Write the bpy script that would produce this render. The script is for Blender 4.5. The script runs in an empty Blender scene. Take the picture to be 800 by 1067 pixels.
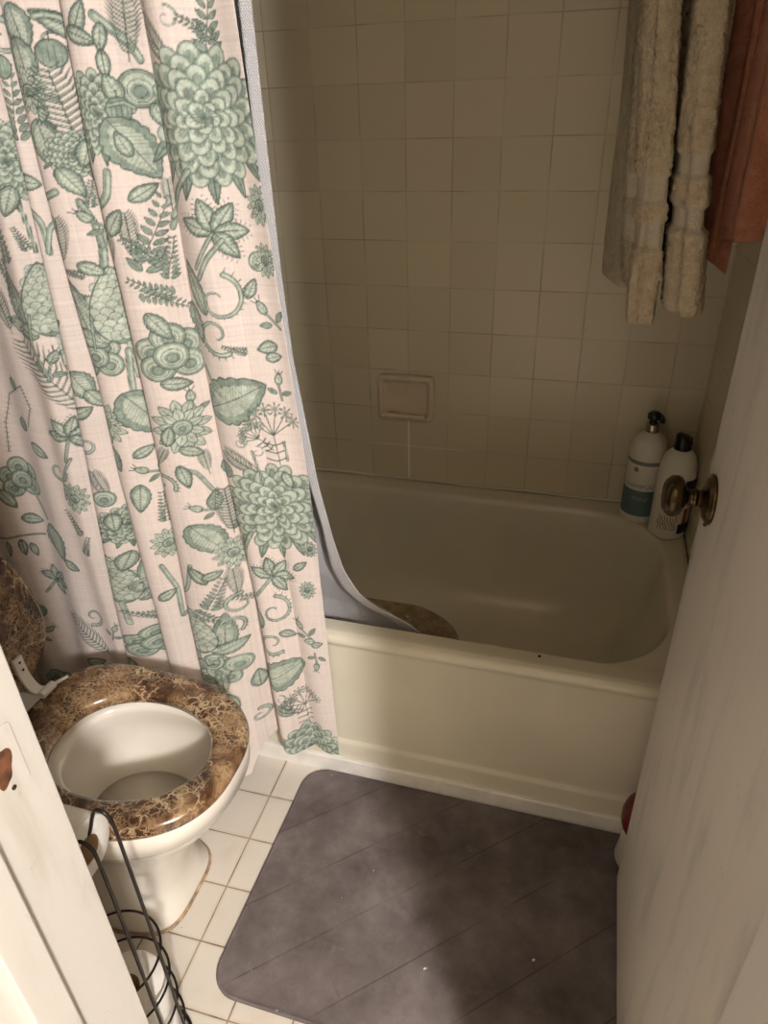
import bpy, bmesh, math, random
import numpy as np
from mathutils import Matrix, Vector
PI = math.pi
SC = bpy.context.scene
COL = SC.collection
random.seed(7)

# ------------------------------------------------------------------ helpers
def tag(o, label=None, cat=None, group=None, kind=None):
    if label: o['label'] = label
    if cat: o['category'] = cat
    if group: o['group'] = group
    if kind: o['kind'] = kind
    return o

def thing(name, label, cat, loc=(0, 0, 0), rz=0.0, group=None):
    o = bpy.data.objects.new(name, None)
    COL.objects.link(o)
    o.location = loc
    o.rotation_euler = (0, 0, rz)
    o.empty_display_size = 0.05
    return tag(o, label, cat, group)

def obj(name, bm, mat, parent=None, smooth=True, sub=0, bev=0.0):
    bmesh.ops.recalc_face_normals(bm, faces=bm.faces[:])
    me = bpy.data.meshes.new(name)
    bm.to_mesh(me)
    bm.free()
    if smooth:
        me.polygons.foreach_set('use_smooth', [True] * len(me.polygons))
        if smooth == 'auto':
            me.set_sharp_from_angle(angle=math.radians(35))
    o = bpy.data.objects.new(name, me)
    COL.objects.link(o)
    if mat: me.materials.append(mat)
    if parent: o.parent = parent
    if bev:
        b = o.modifiers.new('Bevel', 'BEVEL'); b.width = bev; b.segments = 3; b.limit_method = 'ANGLE'
    if sub:
        s = o.modifiers.new('Subd', 'SUBSURF'); s.levels = sub; s.render_levels = sub
    return o

def box(bm, x0, x1, y0, y1, z0, z1):
    v = [bm.verts.new(p) for p in ((x0,y0,z0),(x1,y0,z0),(x1,y1,z0),(x0,y1,z0),(x0,y0,z1),(x1,y0,z1),(x1,y1,z1),(x0,y1,z1))]
    for f in ((0,3,2,1),(4,5,6,7),(0,1,5,4),(1,2,6,5),(2,3,7,6),(3,0,4,7)):
        bm.faces.new([v[i] for i in f])

def loft(bm, loops, closed=True, cap0=False, cap1=False):
    rows = [[bm.verts.new(p) for p in L] for L in loops]
    n = len(rows[0])
    for a, b in zip(rows, rows[1:]):
        for i in range(n if closed else n - 1):
            j = (i + 1) % n
            bm.faces.new((a[i], a[j], b[j], b[i]))
    if cap0: bm.faces.new(rows[0][::-1])
    if cap1: bm.faces.new(rows[-1])
    return rows

def lathe(bm, prof, n=40, M=None, cap=True):
    """prof: (r, h) pairs, axis +z, M places it"""
    loops = []
    for r, h in prof:
        r = max(r, 1e-5)
        L = [Vector((r*math.cos(2*PI*i/n), r*math.sin(2*PI*i/n), h)) for i in range(n)]
        if M: L = [M @ p for p in L]
        loops.append(L)
    loft(bm, loops, cap0=cap, cap1=cap)

def tube(bm, pts, r, n=10, closed=False):
    P = [Vector(p) for p in pts]
    m = len(P)
    loops = []
    up = Vector((0.13, 0.37, 0.92)).normalized()
    for i, p in enumerate(P):
        if closed: t = P[(i+1) % m] - P[i-1]
        else: t = P[min(i+1, m-1)] - P[max(i-1, 0)]
        t.normalize()
        a = up - t * up.dot(t)
        if a.length < 1e-3: a = Vector((1,0,0)) - t * t.x
        a.normalize(); b = t.cross(a); up = a
        rr = r[i] if isinstance(r, (list, tuple)) else r
        loops.append([p + a*rr*math.cos(2*PI*k/n) + b*rr*math.sin(2*PI*k/n) for k in range(n)])
    if closed:
        rows = [[bm.verts.new(p) for p in L] for L in loops]
        for q in range(m):
            a, b = rows[q], rows[(q+1) % m]
            # best rotational match at the seam
            off = 0
            if q == m-1:
                off = min(range(n), key=lambda s: (a[0].co - b[s].co).length)
            for i in range(n):
                bm.faces.new((a[i], a[(i+1) % n], b[(i+1+off) % n], b[(i+off) % n]))
    else:
        loft(bm, loops, cap0=True, cap1=True)

def smoothpath(pts, k=6):
    P = [Vector(p) for p in pts]; out = []
    for i in range(len(P)-1):
        p0 = P[max(i-1, 0)]; p1 = P[i]; p2 = P[i+1]; p3 = P[min(i+2, len(P)-1)]
        for j in range(k):
            t = j/k
            out.append(0.5*((2*p1)+(p2-p0)*t+(2*p0-5*p1+4*p2-p3)*t*t+(3*p1-p0-3*p2+p3)*t**3))
    out.append(P[-1])
    return out

def rrect(x0, x1, y0, y1, r, z, k=10, nx=16, ny=8):
    """rounded rectangle, constant vertex count, counter-clockwise"""
    pts = []
    def seg(a, b, n):
        for i in range(n): pts.append((a[0]+(b[0]-a[0])*i/n, a[1]+(b[1]-a[1])*i/n, z))
    def arc(cx, cy, a0):
        for i in range(k): 
            a = a0 + PI/2*i/k
            pts.append((cx+r*math.cos(a), cy+r*math.sin(a), z))
    arc(x1-r, y0+r, -PI/2); seg((x1, y0+r), (x1, y1-r), ny)
    arc(x1-r, y1-r, 0); seg((x1-r, y1), (x0+r, y1), nx)
    arc(x0+r, y1-r, PI/2); seg((x0, y1-r), (x0, y0+r), ny)
    arc(x0+r, y0+r, PI); seg((x0+r, y0), (x1-r, y0), nx)
    return pts

def sell(cx, cy, a, b, e, z, n=72, egg=0.0):
    """superellipse loop; egg narrows towards +x"""
    out = []
    for i in range(n):
        t = 2*PI*i/n
        c, s = math.cos(t), math.sin(t)
        x = a*math.copysign(abs(c)**(2/e), c); y = b*math.copysign(abs(s)**(2/e), s)
        y *= 1 - egg*(x/a)
        out.append((cx+x, cy+y, z))
    return out

# ------------------------------------------------------------------ materials
class NT:
    def __init__(s, name, rough=0.5, color=(0.8, 0.8, 0.8), metal=0.0, spec=0.5, **kw):
        s.m = bpy.data.materials.new(name); s.m.use_nodes = True
        s.t = s.m.node_tree; s.b = s.t.nodes['Principled BSDF']
        s.set('Base Color', (*color, 1)); s.set('Roughness', rough); s.set('Metallic', metal)
        s.set('Specular IOR Level', spec)
        for k, v in kw.items(): s.set(k.replace('_', ' '), v)
    def set(s, k, v):
        if isinstance(v, bpy.types.NodeSocket): s.t.links.new(v, s.b.inputs[k])
        else: s.b.inputs[k].default_value = v
    def node(s, typ, ins=(), **props):
        n = s.t.nodes.new(typ)
        for k, v in props.items(): setattr(n, k, v)
        for k, v in (ins.items() if isinstance(ins, dict) else enumerate(ins)):
            if v is None: continue
            if isinstance(v, bpy.types.NodeSocket): s.t.links.new(v, n.inputs[k])
            else: n.inputs[k].default_value = v
        return n
    def math(s, op, *a): return s.node('ShaderNodeMath', a, operation=op).outputs[0]
    def co(s): return s.node('ShaderNodeTexCoord').outputs['Object']
    def xyz(s, v):
        n = s.node('ShaderNodeSeparateXYZ', (v,)); return n.outputs
    def mapping(s, v, scale=(1,1,1), rot=(0,0,0), loc=(0,0,0)):
        return s.node('ShaderNodeMapping', {'Vector': v, 'Scale': scale, 'Rotation': rot, 'Location': loc}).outputs[0]
    def noise(s, v, scale=5, detail=3, rough=0.5, dist=0.0):
        return s.node('ShaderNodeTexNoise', {'Vector': v, 'Scale': scale, 'Detail': detail, 'Roughness': rough, 'Distortion': dist}).outputs[0]
    def ramp(s, f, stops, interp='LINEAR'):
        n = s.node('ShaderNodeValToRGB', (f,)); r = n.color_ramp; r.interpolation = interp
        while len(r.elements) < len(stops): r.elements.new(0.5)
        for e, (p, c) in zip(r.elements, stops):
            e.position = p; e.color = (*c, 1) if len(c) == 3 else c
        return n.outputs[0]
    def mix(s, f, a, b):
        n = s.t.nodes.new('ShaderNodeMix'); n.data_type = 'RGBA'
        for k, v in ((0, f), (6, a), (7, b)):
            if isinstance(v, bpy.types.NodeSocket): s.t.links.new(v, n.inputs[k])
            else: n.inputs[k].default_value = (*v, 1) if (isinstance(v, tuple) and len(v) == 3) else v
        return n.outputs[2]
    def maprange(s, v, a, b, c=0.0, d=1.0, sm=True):
        return s.node('ShaderNodeMapRange', {'Value': v, 'From Min': a, 'From Max': b, 'To Min': c, 'To Max': d},
                      interpolation_type='SMOOTHSTEP' if sm else 'LINEAR').outputs[0]
    def bump(s, h, strength=0.3, dist=0.002):
        s.set('Normal', s.node('ShaderNodeBump', {'Height': h, 'Strength': strength, 'Distance': dist}).outputs[0])
    def gridline(s, c, off, step, w0, w1):
        """1 on the line, 0 off it"""
        q = s.math('DIVIDE', s.math('SUBTRACT', c, off), step)
        f = s.math('FRACT', s.math('ADD', q, 0.5))
        d = s.math('MULTIPLY', s.math('ABSOLUTE', s.math('SUBTRACT', f, 0.5)), step)
        return s.maprange(d, w0, w1, 1.0, 0.0)

def srgb(r, g, b):
    f = lambda c: (c/255/12.92) if c/255 <= 0.04045 else ((c/255+0.055)/1.055)**2.4
    return (f(r), f(g), f(b))

def simple(name, col, rough=0.5, metal=0.0, var=0.06, scale=12, bump=0.0, bscale=80, spec=0.5, **kw):
    n = NT(name, rough, col, metal, spec, **kw)
    f = n.noise(n.co(), scale, 3)
    d = tuple(max(0, c*(1-var*2)) for c in col); u = tuple(min(1, c*(1+var)) for c in col)
    n.set('Base Color', n.mix(n.maprange(f, .3, .7), d, u))
    if bump: n.bump(n.noise(n.co(), bscale, 3), bump, 0.001)
    return n.m

def wall_tile_mat(axis, off):
    n = NT('wall_tile_'+axis, 0.3)
    v = n.co(); x, y, z = n.xyz(v)[0:3]
    h = x if axis == 'x' else y
    wob = n.math('MULTIPLY', n.math('SUBTRACT', n.noise(v, 3, 2), 0.5), 0.003)
    lh = n.gridline(n.math('ADD', h, wob), off, 0.108, 0.0006, 0.0019)
    lv = n.gridline(n.math('ADD', z, wob), 0.513, 0.108, 0.0006, 0.0019)
    line = n.math('MAXIMUM', lh, lv)
    # tile-to-tile tone
    cx = n.math('FLOOR', n.math('DIVIDE', n.math('SUBTRACT', h, off), 0.108))
    cz = n.math('FLOOR', n.math('DIVIDE', n.math('SUBTRACT', z, 0.513), 0.108))
    cell = n.node('ShaderNodeCombineXYZ', (cx, cz, 0.0)).outputs[0]
    wn = n.node('ShaderNodeTexWhiteNoise', {'Vector': cell}).outputs[0]
    base = n.mix(wn, srgb(214, 203, 178), srgb(224, 213, 190))
    blot = n.noise(v, 2.2, 3)
    base = n.mix(n.maprange(blot, .35, .7, 0, .35), base, srgb(214, 206, 172))
    dirt = n.maprange(n.noise(v, 7, 2), .38, .66, .12, .9)
    col = n.mix(n.math('MULTIPLY', line, dirt), base, srgb(176, 162, 134))
    if axis == 'x':   # re-grouted white joints below the soap dish
        wx = n.maprange(n.math('ABSOLUTE', n.math('ADD', x, 0.001)), .0022, .0034, 1, 0)
        wx = n.math('MULTIPLY', wx, n.math('LESS_THAN', z, 0.60))
        wz = n.maprange(n.math('ABSOLUTE', n.math('SUBTRACT', z, 0.513)), .0012, .0024, 1, 0)
        fx = n.math('MULTIPLY', n.maprange(x, -.16, -.06), n.maprange(x, .06, .26, 1, 0))
        w = n.math('MAXIMUM', wx, n.math('MULTIPLY', n.math('MULTIPLY', wz, fx), .7))
        col = n.mix(w, col, srgb(250, 244, 232))
    n.set('Base Color', col)
    n.bump(n.math('SUBTRACT', n.math('MULTIPLY', n.noise(v, 14, 2), 0.25), line), 0.35, 0.0012)
    return n.m

def floor_mat():
    n = NT('floor_tile', 0.28)
    v = n.mapping(n.co(), rot=(0, 0, -0.0203))
    x, y, z = n.xyz(v)[0:3]
    ca, sa = math.cos(-.0203), math.sin(-.0203)
    ox = -.1215*ca + .8076*sa; oy = -.1215*sa - .8076*ca
    wob = n.math('MULTIPLY', n.math('SUBTRACT', n.noise(v, 9, 2), 0.5), 0.002)
    lx = n.gridline(n.math('ADD', x, wob), ox, .108, .0007, .0017)
    ly = n.gridline(n.math('ADD', y, wob), oy, .108, .0007, .0017)
    line = n.math('MAXIMUM', lx, ly)
    cell = n.node('ShaderNodeCombineXYZ', (n.math('FLOOR', n.math('DIVIDE', n.math('SUBTRACT', x, ox), .108)),
                                          n.math('FLOOR', n.math('DIVIDE', n.math('SUBTRACT', y, oy), .108)), 0.0)).outputs[0]
    wn = n.node('ShaderNodeTexWhiteNoise', {'Vector': cell}).outputs[0]
    base = n.mix(wn, srgb(214, 206, 196), srgb(226, 219, 210))
    base = n.mix(n.maprange(n.noise(v, 11, 4), .5, .8, 0, .5), base, srgb(206, 188, 168))
    edge = n.math('MAXIMUM', n.gridline(x, ox, .108, .001, .008), n.gridline(y, oy, .108, .001, .008))
    base = n.mix(n.math('MULTIPLY', edge, .3), base, srgb(196, 172, 148))
    g = n.mix(n.maprange(n.noise(v, 16, 3), .35, .6), srgb(98, 84, 70), srgb(160, 142, 120))
    speck = n.maprange(n.noise(v, 90, 2), .74, .8)
    base = n.mix(speck, base, srgb(120, 104, 90))
    n.set('Base Color', n.mix(line, base, g))
    n.bump(n.math('MULTIPLY', line, -1.0), .5, .0015)
    return n.m

def marble_mat():
    n = NT('brown_marble', 0.22, spec=.5)
    v = n.co()
    w = n.node('ShaderNodeTexNoise', {'Vector': v, 'Scale': 26.0, 'Detail': 5.0, 'Roughness': .6}).outputs[1]
    d = n.node('ShaderNodeVectorMath', (w, (0.5, 0.5, 0.5)), operation='SUBTRACT').outputs[0]
    d = n.node('ShaderNodeVectorMath', {0: d, 'Scale': 0.06}, operation='SCALE').outputs[0]
    p = n.node('ShaderNodeVectorMath', (v, d), operation='ADD').outputs[0]
    def veins(sc, w0, w1, seed):
        q = n.mapping(p, loc=(seed, seed*.7, seed*.3), scale=(1, 1.25, 1))
        e = n.node('ShaderNodeTexVoronoi', {'Vector': q, 'Scale': sc}, feature='DISTANCE_TO_EDGE').outputs['Distance']
        return n.maprange(e, w0, w1, 1, 0)
    big = n.noise(v, 20, 5, .6, .6)
    base = n.ramp(big, [(.30, srgb(38, 22, 14)), (.45, srgb(78, 52, 35)), (.58, srgb(128, 98, 70)), (.72, srgb(176, 146, 112))])
    fine = n.noise(v, 140, 4, .7, .5)
    base = n.mix(n.maprange(fine, .45, .7, 0, .6), base, srgb(54, 34, 22))
    m1 = n.math('MULTIPLY', veins(26, .0, .07, 1.3), n.maprange(n.noise(v, 22, 4), .42, .62, .0, .9))
    m2 = n.math('MULTIPLY', veins(85, .0, .16, 4.1), n.maprange(n.noise(v, 18, 3), .38, .58, 0, .9))
    c = n.mix(m2, base, srgb(176, 148, 114))
    c = n.mix(m1, c, srgb(204, 178, 144))
    n.set('Base Color', c)
    n.set('Coat Weight', .25); n.set('Coat Roughness', .15)
    return n.m

def rubber_mat():
    n = NT('grey_rubber_mat', 0.8, spec=.18)
    v = n.co(); x, y, z = n.xyz(v)[0:3]
    q = n.mapping(v, rot=(0, 0, math.radians(-43)))
    qx, qy, qz = n.xyz(q)[0:3]
    a = n.gridline(qy, -.02, .118, .0005, .0022)
    r = n.math('FLOOR', n.math('DIVIDE', n.math('ADD', qy, .02), .118))
    b = n.gridline(n.math('ADD', qx, n.math('MULTIPLY', r, .09)), .03, .236, .0005, .002)
    line = n.math('MAXIMUM', n.math('MULTIPLY', a, .9), n.math('MULTIPLY', b, .25))
    line = n.math('MULTIPLY', line, n.maprange(n.noise(v, 8, 3), .35, .6, .2, 1))
    f = n.noise(v, 9, 5, .65)
    base = n.ramp(f, [(.3, srgb(82, 75, 75)), (.5, srgb(104, 96, 96)), (.72, srgb(126, 118, 118))])
    base = n.mix(n.maprange(n.noise(v, 30, 4, .7), .55, .75, 0, .35), base, srgb(128, 121, 118))
    base = n.mix(n.math('MULTIPLY', line, .55), base, srgb(58, 50, 49))
    base = n.mix(n.maprange(n.noise(v, 60, 1), .80, .83), base, srgb(225, 220, 212))
    n.set('Base Color', base)
    n.bump(n.math('ADD', n.math('MULTIPLY', line, -1.0), n.math('MULTIPLY', n.noise(v, 220, 2), .2)), .35, .001)
    return n.m

def terry_mat(name, col, col2):
    n = NT(name, .95, spec=.1)
    v = n.co()
    f = n.noise(v, 60, 4, .7)
    n.set('Base Color', n.mix(n.maprange(f, .3, .7), col2, col))
    n.bump(n.noise(v, 420, 4, .75), 1.0, .005)
    n.set('Sheen Weight', .25)
    return n.m

def paint_mat(name, c, stain, amt=.4, rough=.45):
    n = NT(name, rough)
    v = n.co()
    s = n.mapping(v, scale=(1, 6, 1.1))
    f = n.noise(s, 3.2, 5, .6, .4)
    base = n.mix(n.maprange(f, .48, .75, 0, amt), c, stain)
    w = n.noise(v, 40, 4, .7)
    base = n.mix(n.maprange(w, .64, .72, 0, amt*.8), base, stain)
    n.set('Base Color', base)
    n.bump(n.noise(n.mapping(v, scale=(1, 1, .25)), 60, 3), .12, .001)
    return n.m

M_CERAM = simple('cream_enamel', srgb(222, 215, 196), .22, var=.03, scale=4)
M_DISH = simple('cream_ceramic', srgb(224, 208, 184), .3, var=.03)
M_TOILET = simple('white_ceramic', srgb(232, 225, 214), .15, var=.02, scale=5)
M_WHITE = simple('white_trim_paint', srgb(238, 233, 226), .4, var=.05, scale=20)
M_PLWHITE = simple('white_plastic', srgb(236, 232, 228), .35, var=.02)
M_TRIM = paint_mat('jamb_paint', srgb(208, 203, 197), srgb(176, 166, 152), .55)
M_DOOR = paint_mat('door_paint', srgb(206, 199, 190), srgb(150, 150, 147), .5)
M_WALL = simple('wall_paint', srgb(222, 208, 182), .6, var=.03, bump=.1)
M_MARBLE = marble_mat()
M_BLACK = simple('black_wire', srgb(34, 26, 22), .35, metal=.3, var=.1)
M_PAPER = simple('tissue_paper', srgb(238, 234, 228), .95, var=.03, scale=60, bump=.4, bscale=300, spec=.1)
M_CARD = simple('cardboard', srgb(150, 122, 96), .9, var=.1, spec=.1)
M_BRASS = simple('aged_brass', srgb(94, 80, 56), .26, metal=1.0, var=.25, scale=30)
M_RUST = simple('bare_wood_and_rust', srgb(104, 64, 40), .8, var=.4, scale=60, bump=.5)
M_DARK = simple('black_plastic', srgb(14, 15, 22), .3, var=.1)
M_HOLE = simple('dark_hole', srgb(40, 34, 32), .8)
M_RED = simple('red_rubber', srgb(96, 12, 24), .35, var=.08)
M_CLOUD = simple('frosted_plastic', srgb(196, 192, 182), .4, var=.04)
M_BOTTLE = simple('white_bottle_plastic', srgb(226, 221, 208), .35, var=.02)
M_TEAL = simple('teal_label', srgb(96, 116, 122), .5, var=.05)
M_GREYBAND = simple('grey_label', srgb(128, 132, 132), .5, var=.05)
M_NAVY = simple('navy_print', srgb(32, 34, 52), .5, var=.05)
M_TAN = simple('tan_print', srgb(160, 142, 112), .6, var=.2, scale=90)
M_STEEL = simple('brushed_steel', srgb(190, 182, 172), .3, metal=1.0)

# ================================================================== CURTAIN-CORE (pure numpy)
CAM_F = 726.224
CAM_R = (1.04845377, -3.24111258e-02, 2.98084157e-01)
CAM_C = np.array([0.449124118, -1.72178400, 1.32534300])
ZV = np.array([0.0, .20, .43, .74, .95, 1.10, 1.27, 1.46, 2.05])
VX = np.array([
    [-.735]*9,
    [-.425, -.424, -.414, -.396, -.383, -.380, -.373, -.370, -.368],
    [-.316, -.318, -.320, -.331, -.328, -.336, -.336, -.330, -.328],
    [-.236, -.238, -.248, -.247, -.246, -.247, -.250, -.243, -.240],
    [-.112, -.121, -.128, -.151, -.161, -.168, -.169, -.173, -.176],
    [.017, .013, .008, .002, -.010, -.018, -.028, -.036, -.045]])
VY = [-.745, -.738, -.730, -.726, -.722, -.717]
CELLS = [(200, .0), (88, .058), (104, .070), (112, .065), (96, .018)]   # columns, fold depth
FOLD = np.array([(0, 0), (-.05, .28), (-.09, .58), (-.04, .86), (.10, 1.0), (.32, 1.0), (.54, .86), (.72, .62), (.85, .34), (1, 0)])
def fold_curve(u):
    n = len(FOLD)-1
    P = np.vstack([2*FOLD[0]-FOLD[1], FOLD, 2*FOLD[-1]-FOLD[-2]])
    q = np.clip(u*n, 0, n-1e-6); i = q.astype(int); t = (q-i)[:, None]
    p0, p1, p2, p3 = P[i], P[i+1], P[i+2], P[i+3]
    r = .5*(2*p1+(p2-p0)*t+(2*p0-5*p1+4*p2-p3)*t*t+(3*p1-p0-3*p2+p3)*t**3)
    return r[:, 0], r[:, 1]
def curtain_row(z):
    xs = [np.interp(z, ZV, VX[i]) for i in range(6)]
    X = []; Y = []
    low = np.clip((0.55 - z)/0.5, 0, 1)
    for k, (n, A) in enumerate(CELLS):
        u = np.arange(n)/n if k < 4 else np.linspace(0, 1, n)
        x0, x1 = xs[k], xs[k+1]
        y0, y1 = VY[k], VY[k+1]
        if k == 0:
            x = x0 + (x1-x0)*u
            y = y0+(y1-y0)*u - .014*(1-np.cos(2*PI*u*2.2+1.1*low))*np.sin(PI*u)**.6 - .045*np.exp(-((u-.86)/.10)**2)*(.45+.55*np.clip((z-.1)/.9, 0, 1))
        elif k < 4:
            a = A*(1 + (.35*low if k == 3 else (-.15*low)))
            fx, fy = fold_curve(u)
            x = x0 + (x1-x0)*fx
            y = y0+(y1-y0)*u - a*fy*(1+.1*np.sin(3.1*z+k))
        else:
            x = x0 + (x1-x0)*u
            y = y0+(y1-y0)*u - (.034+.018*low)*np.sin(PI*np.clip(u/.55, 0, 1))**.9*(1-u*.6) - .006*np.sin(2*PI*u*1.5+z*3)
        X.append(x); Y.append(y)
    return np.concatenate(X), np.concatenate(Y)
def hem_z(x):
    return np.interp(x, [-.74, -.30, -.24, -.19, -.165, -.14, -.12, -.08, -.03, .02], [.10, .09, .06, .04, .05, .125, .135, .105, .085, .075])
_xr, _yr = curtain_row(.85)
S_REF = np.concatenate([[0], np.cumsum(np.hypot(np.diff(_xr), np.diff(_yr)))])
STRETCH = np.convolve(np.clip(np.diff(S_REF)/np.maximum(np.diff(_xr), 1e-4), 1, 1.9), np.ones(31)/31, 'same')
STRETCH = np.clip(STRETCH, 1, 1.4)
ZROWS = np.concatenate([np.arange(0, 850)/850*1.46, 1.46+np.arange(0, 30)/29*.54])
def curtain_grid():
    XX = np.zeros((len(ZROWS), len(S_REF))); YY = XX.copy(); ZZ = XX.copy()
    for i, z in enumerate(ZROWS):
        XX[i], YY[i] = curtain_row(z)
        ZZ[i] = z
    # pull the lowest part up to the hem line
    h = hem_z(XX[:1] * np.ones((len(ZROWS), 1)))
    ZZ = np.where(ZZ < 1.0, h + (ZZ/1.0)*(1.0-h), ZZ)
    return XX, YY, ZZ

# ---- pattern rasteriser in cloth space (s to the right, t up), metres
PXM = .0008
class Cloth:
    def __init__(s, w, h):
        s.w = int(w/PXM)+2; s.h = int(h/PXM)+2
        s.im = np.zeros((s.h, s.w, 3), np.float32); s.cx = 0; s.xs = 1.0
    def _box(s, x0, x1, y0, y1):
        i0 = max(int(y0/PXM)-1, 0); i1 = min(int(y1/PXM)+2, s.h); j0 = max(int(x0/PXM)-1, 0); j1 = min(int(x1/PXM)+2, s.w)
        if i1 <= i0 or j1 <= j0: return None
        yy, xx = np.mgrid[i0:i1, j0:j1]
        return i0, i1, j0, j1, xx*PXM, yy*PXM
    def fill(s, P, c, a=1.0):
        P = np.array(P, float); P[:,0] = s.cx+(P[:,0]-s.cx)*s.xs
        b = s._box(P[:,0].min(), P[:,0].max(), P[:,1].min(), P[:,1].max())
        if b is None: return
        i0, i1, j0, j1, X, Y = b
        ins = np.zeros(X.shape, bool)
        q = np.roll(P, -1, 0)
        for (xa, ya), (xb, yb) in zip(P, q):
            if ya == yb: continue
            cnd = ((ya > Y) != (yb > Y)) & (X < (xb-xa)*(Y-ya)/(yb-ya)+xa)
            ins ^= cnd
        r = s.im[i0:i1, j0:j1]
        r[ins] = r[ins]*(1-a)+np.array(c, np.float32)*a
    def stroke(s, P, w, c, a=1.0):
        P = np.array(P, float); P[:,0] = s.cx+(P[:,0]-s.cx)*s.xs
        W = np.broadcast_to(np.asarray(w, float), (len(P),))
        for k in range(len(P)-1):
            (xa, ya), (xb, yb) = P[k], P[k+1]; ww = max(W[k], W[k+1])
            b = s._box(min(xa, xb)-ww, max(xa, xb)+ww, min(ya, yb)-ww, max(ya, yb)+ww)
            if b is None: continue
            i0, i1, j0, j1, X, Y = b
            dx, dy = xb-xa, yb-ya; L = dx*dx+dy*dy+1e-12
            t = np.clip(((X-xa)*dx+(Y-ya)*dy)/L, 0, 1)
            d = np.hypot(X-xa-t*dx, Y-ya-t*dy); wl = W[k]+(W[k+1]-W[k])*t
            m = (np.clip((wl/2-d)/PXM+.5, 0, 1)*a)[..., None]
            r = s.im[i0:i1, j0:j1]
            r[...] = r*(1-m)+np.array(c, np.float32)*m
C_BG = np.array([.700, .610, .565]); C_DK = np.array([.080, .108, .092]); C_MD = np.array([.245, .300, .252]); C_LT = np.array([.455, .50, .425])
LW_K = 1.0
LW = .0020
def rot(P, a, c, sc=1.0):
    P = np.asarray(P, float)*sc; ca, sa = math.cos(a), math.sin(a)     # a clockwise from up
    return np.stack([P[:,0]*ca+P[:,1]*sa+c[0], -P[:,0]*sa+P[:,1]*ca+c[1]], 1)
def closed(P): return np.vstack([P, P[:1]])
def m_leaf(K, c, L, w, a, serr=7, fillc=None, vein=True):
    t = np.linspace(0, 1, 60)
    r = w/2*np.sin(PI*t**.8)**.8*(1+.13*np.abs(np.sin(serr*PI*t))) if serr else w/2*np.sin(PI*t**.8)**.8
    P = np.vstack([np.stack([r, t*L], 1), np.stack([-r, t*L], 1)[::-1]]) - [0, L/2]
    Q = rot(P, a, c)
    K.fill(Q, C_MD if fillc is None else fillc)
    if vein:
        K.fill(rot(P*[.62, .8], a, c), C_LT)
        for v in np.linspace(.12, .88, max(int(L/.006), 3)):
            rr = w/2*np.sin(PI*v**.8)*.85
            for sg in (-1, 1):
                K.stroke(rot([[0, (v-.5)*L], [sg*rr, (v-.5)*L+rr*.6]], a, c), .0009, C_DK, .55)
    K.stroke(closed(Q), min(LW, L*.05), C_DK)
    K.stroke(rot([[0, -L/2], [0, L*.42]], a, c), min(.0015, L*.035), C_DK)
def m_fern(K, c, L, a, w=.3, dens=9):
    y = np.linspace(-L/2, L/2, dens)
    K.stroke(rot(np.stack([np.sin(y/L*3)*L*.05, y], 1), a, c), .0018, C_DK)
    for i, yy in enumerate(y):
        l = L*w*(1-.65*i/dens)*.8
        for sg in (-1, 1):
            cc = rot([[sg*l*.5, yy+l*.3]], a, c)[0]
            m_leaf(K, cc, l, l*.42, a+sg*.95, serr=0, vein=False, fillc=C_MD)
def m_fernleaf(K, c, L, a):
    """dark spiky feather"""
    y = np.linspace(-L/2, L/2, 14)
    for i, yy in enumerate(y):
        l = L*.26*math.sin(PI*(i+1.5)/16)**.6
        for sg in (-1, 1):
            K.stroke(rot([[0, yy], [sg*l*.6, yy+l*.35], [sg*l, yy+l*.9]], a, c), [min(.0042, L*.05), min(.0038, L*.045), .001], C_DK, .9)
            K.stroke(rot([[0, yy], [sg*l*.6, yy+l*.4]], a, c), .0012, C_LT, .8)
    K.stroke(rot([[0, -L/2-.01], [0, L/2]], a, c), .0018, C_DK)
def m_peony(K, c, R, a=0.0, sepals=True, ysc=1.0):
    if sepals:
        for k in np.linspace(-1.15, 1.15, 7):
            m_leaf(K, rot([[math.sin(k)*R*1.05, -math.cos(k)*R*1.0]], a, c)[0], R*.75, R*.2, a+PI-k*.7, serr=0, vein=False)
    rng = np.random.RandomState(int(abs(c[0]*1e4)) % 999)
    for ring, (rr, n) in enumerate([(1.0, 17), (.84, 15), (.67, 12), (.5, 10), (.34, 7), (.18, 5)]):
        for k in range(n):
            th = 2*PI*(k+.5*(ring % 2))/n + rng.uniform(-.08, .08)
            pr = R*(.19 if ring < 4 else .15)*rng.uniform(.9, 1.15)
            cx = math.sin(th)*(rr*R-pr*.6); cy = math.cos(th)*(rr*R-pr*.6)*ysc
            tt = np.linspace(0, 2*PI, 22)
            P = np.stack([pr*np.cos(tt)*.85, pr*np.sin(tt)*1.15], 1)
            C = rot([[cx, cy]], a, c)[0]
            Q = rot(P, th+a, C)
            K.fill(Q, C_MD); K.fill(rot(P*[.72, .8]+[0, pr*.12], th+a, C), C_LT*1.02)
            K.fill(rot(P*[.5, .62]-[0, pr*.22], th+a, C), C_MD)
            for v in (-.3, 0, .3):
                K.stroke(rot([[v*pr*.4, -pr*.9], [v*pr*1.2, pr*.45]], th+a, C), .0009, C_DK, .6)
            K.stroke(closed(Q)[:16], .0011, C_DK, .8)
    for k in range(16):
        th = 2*PI*k/16
        K.stroke(rot([[0, 0], [math.sin(th)*R*.2, math.cos(th)*R*.17]], a, c), .0012, C_DK, .7)
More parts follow.
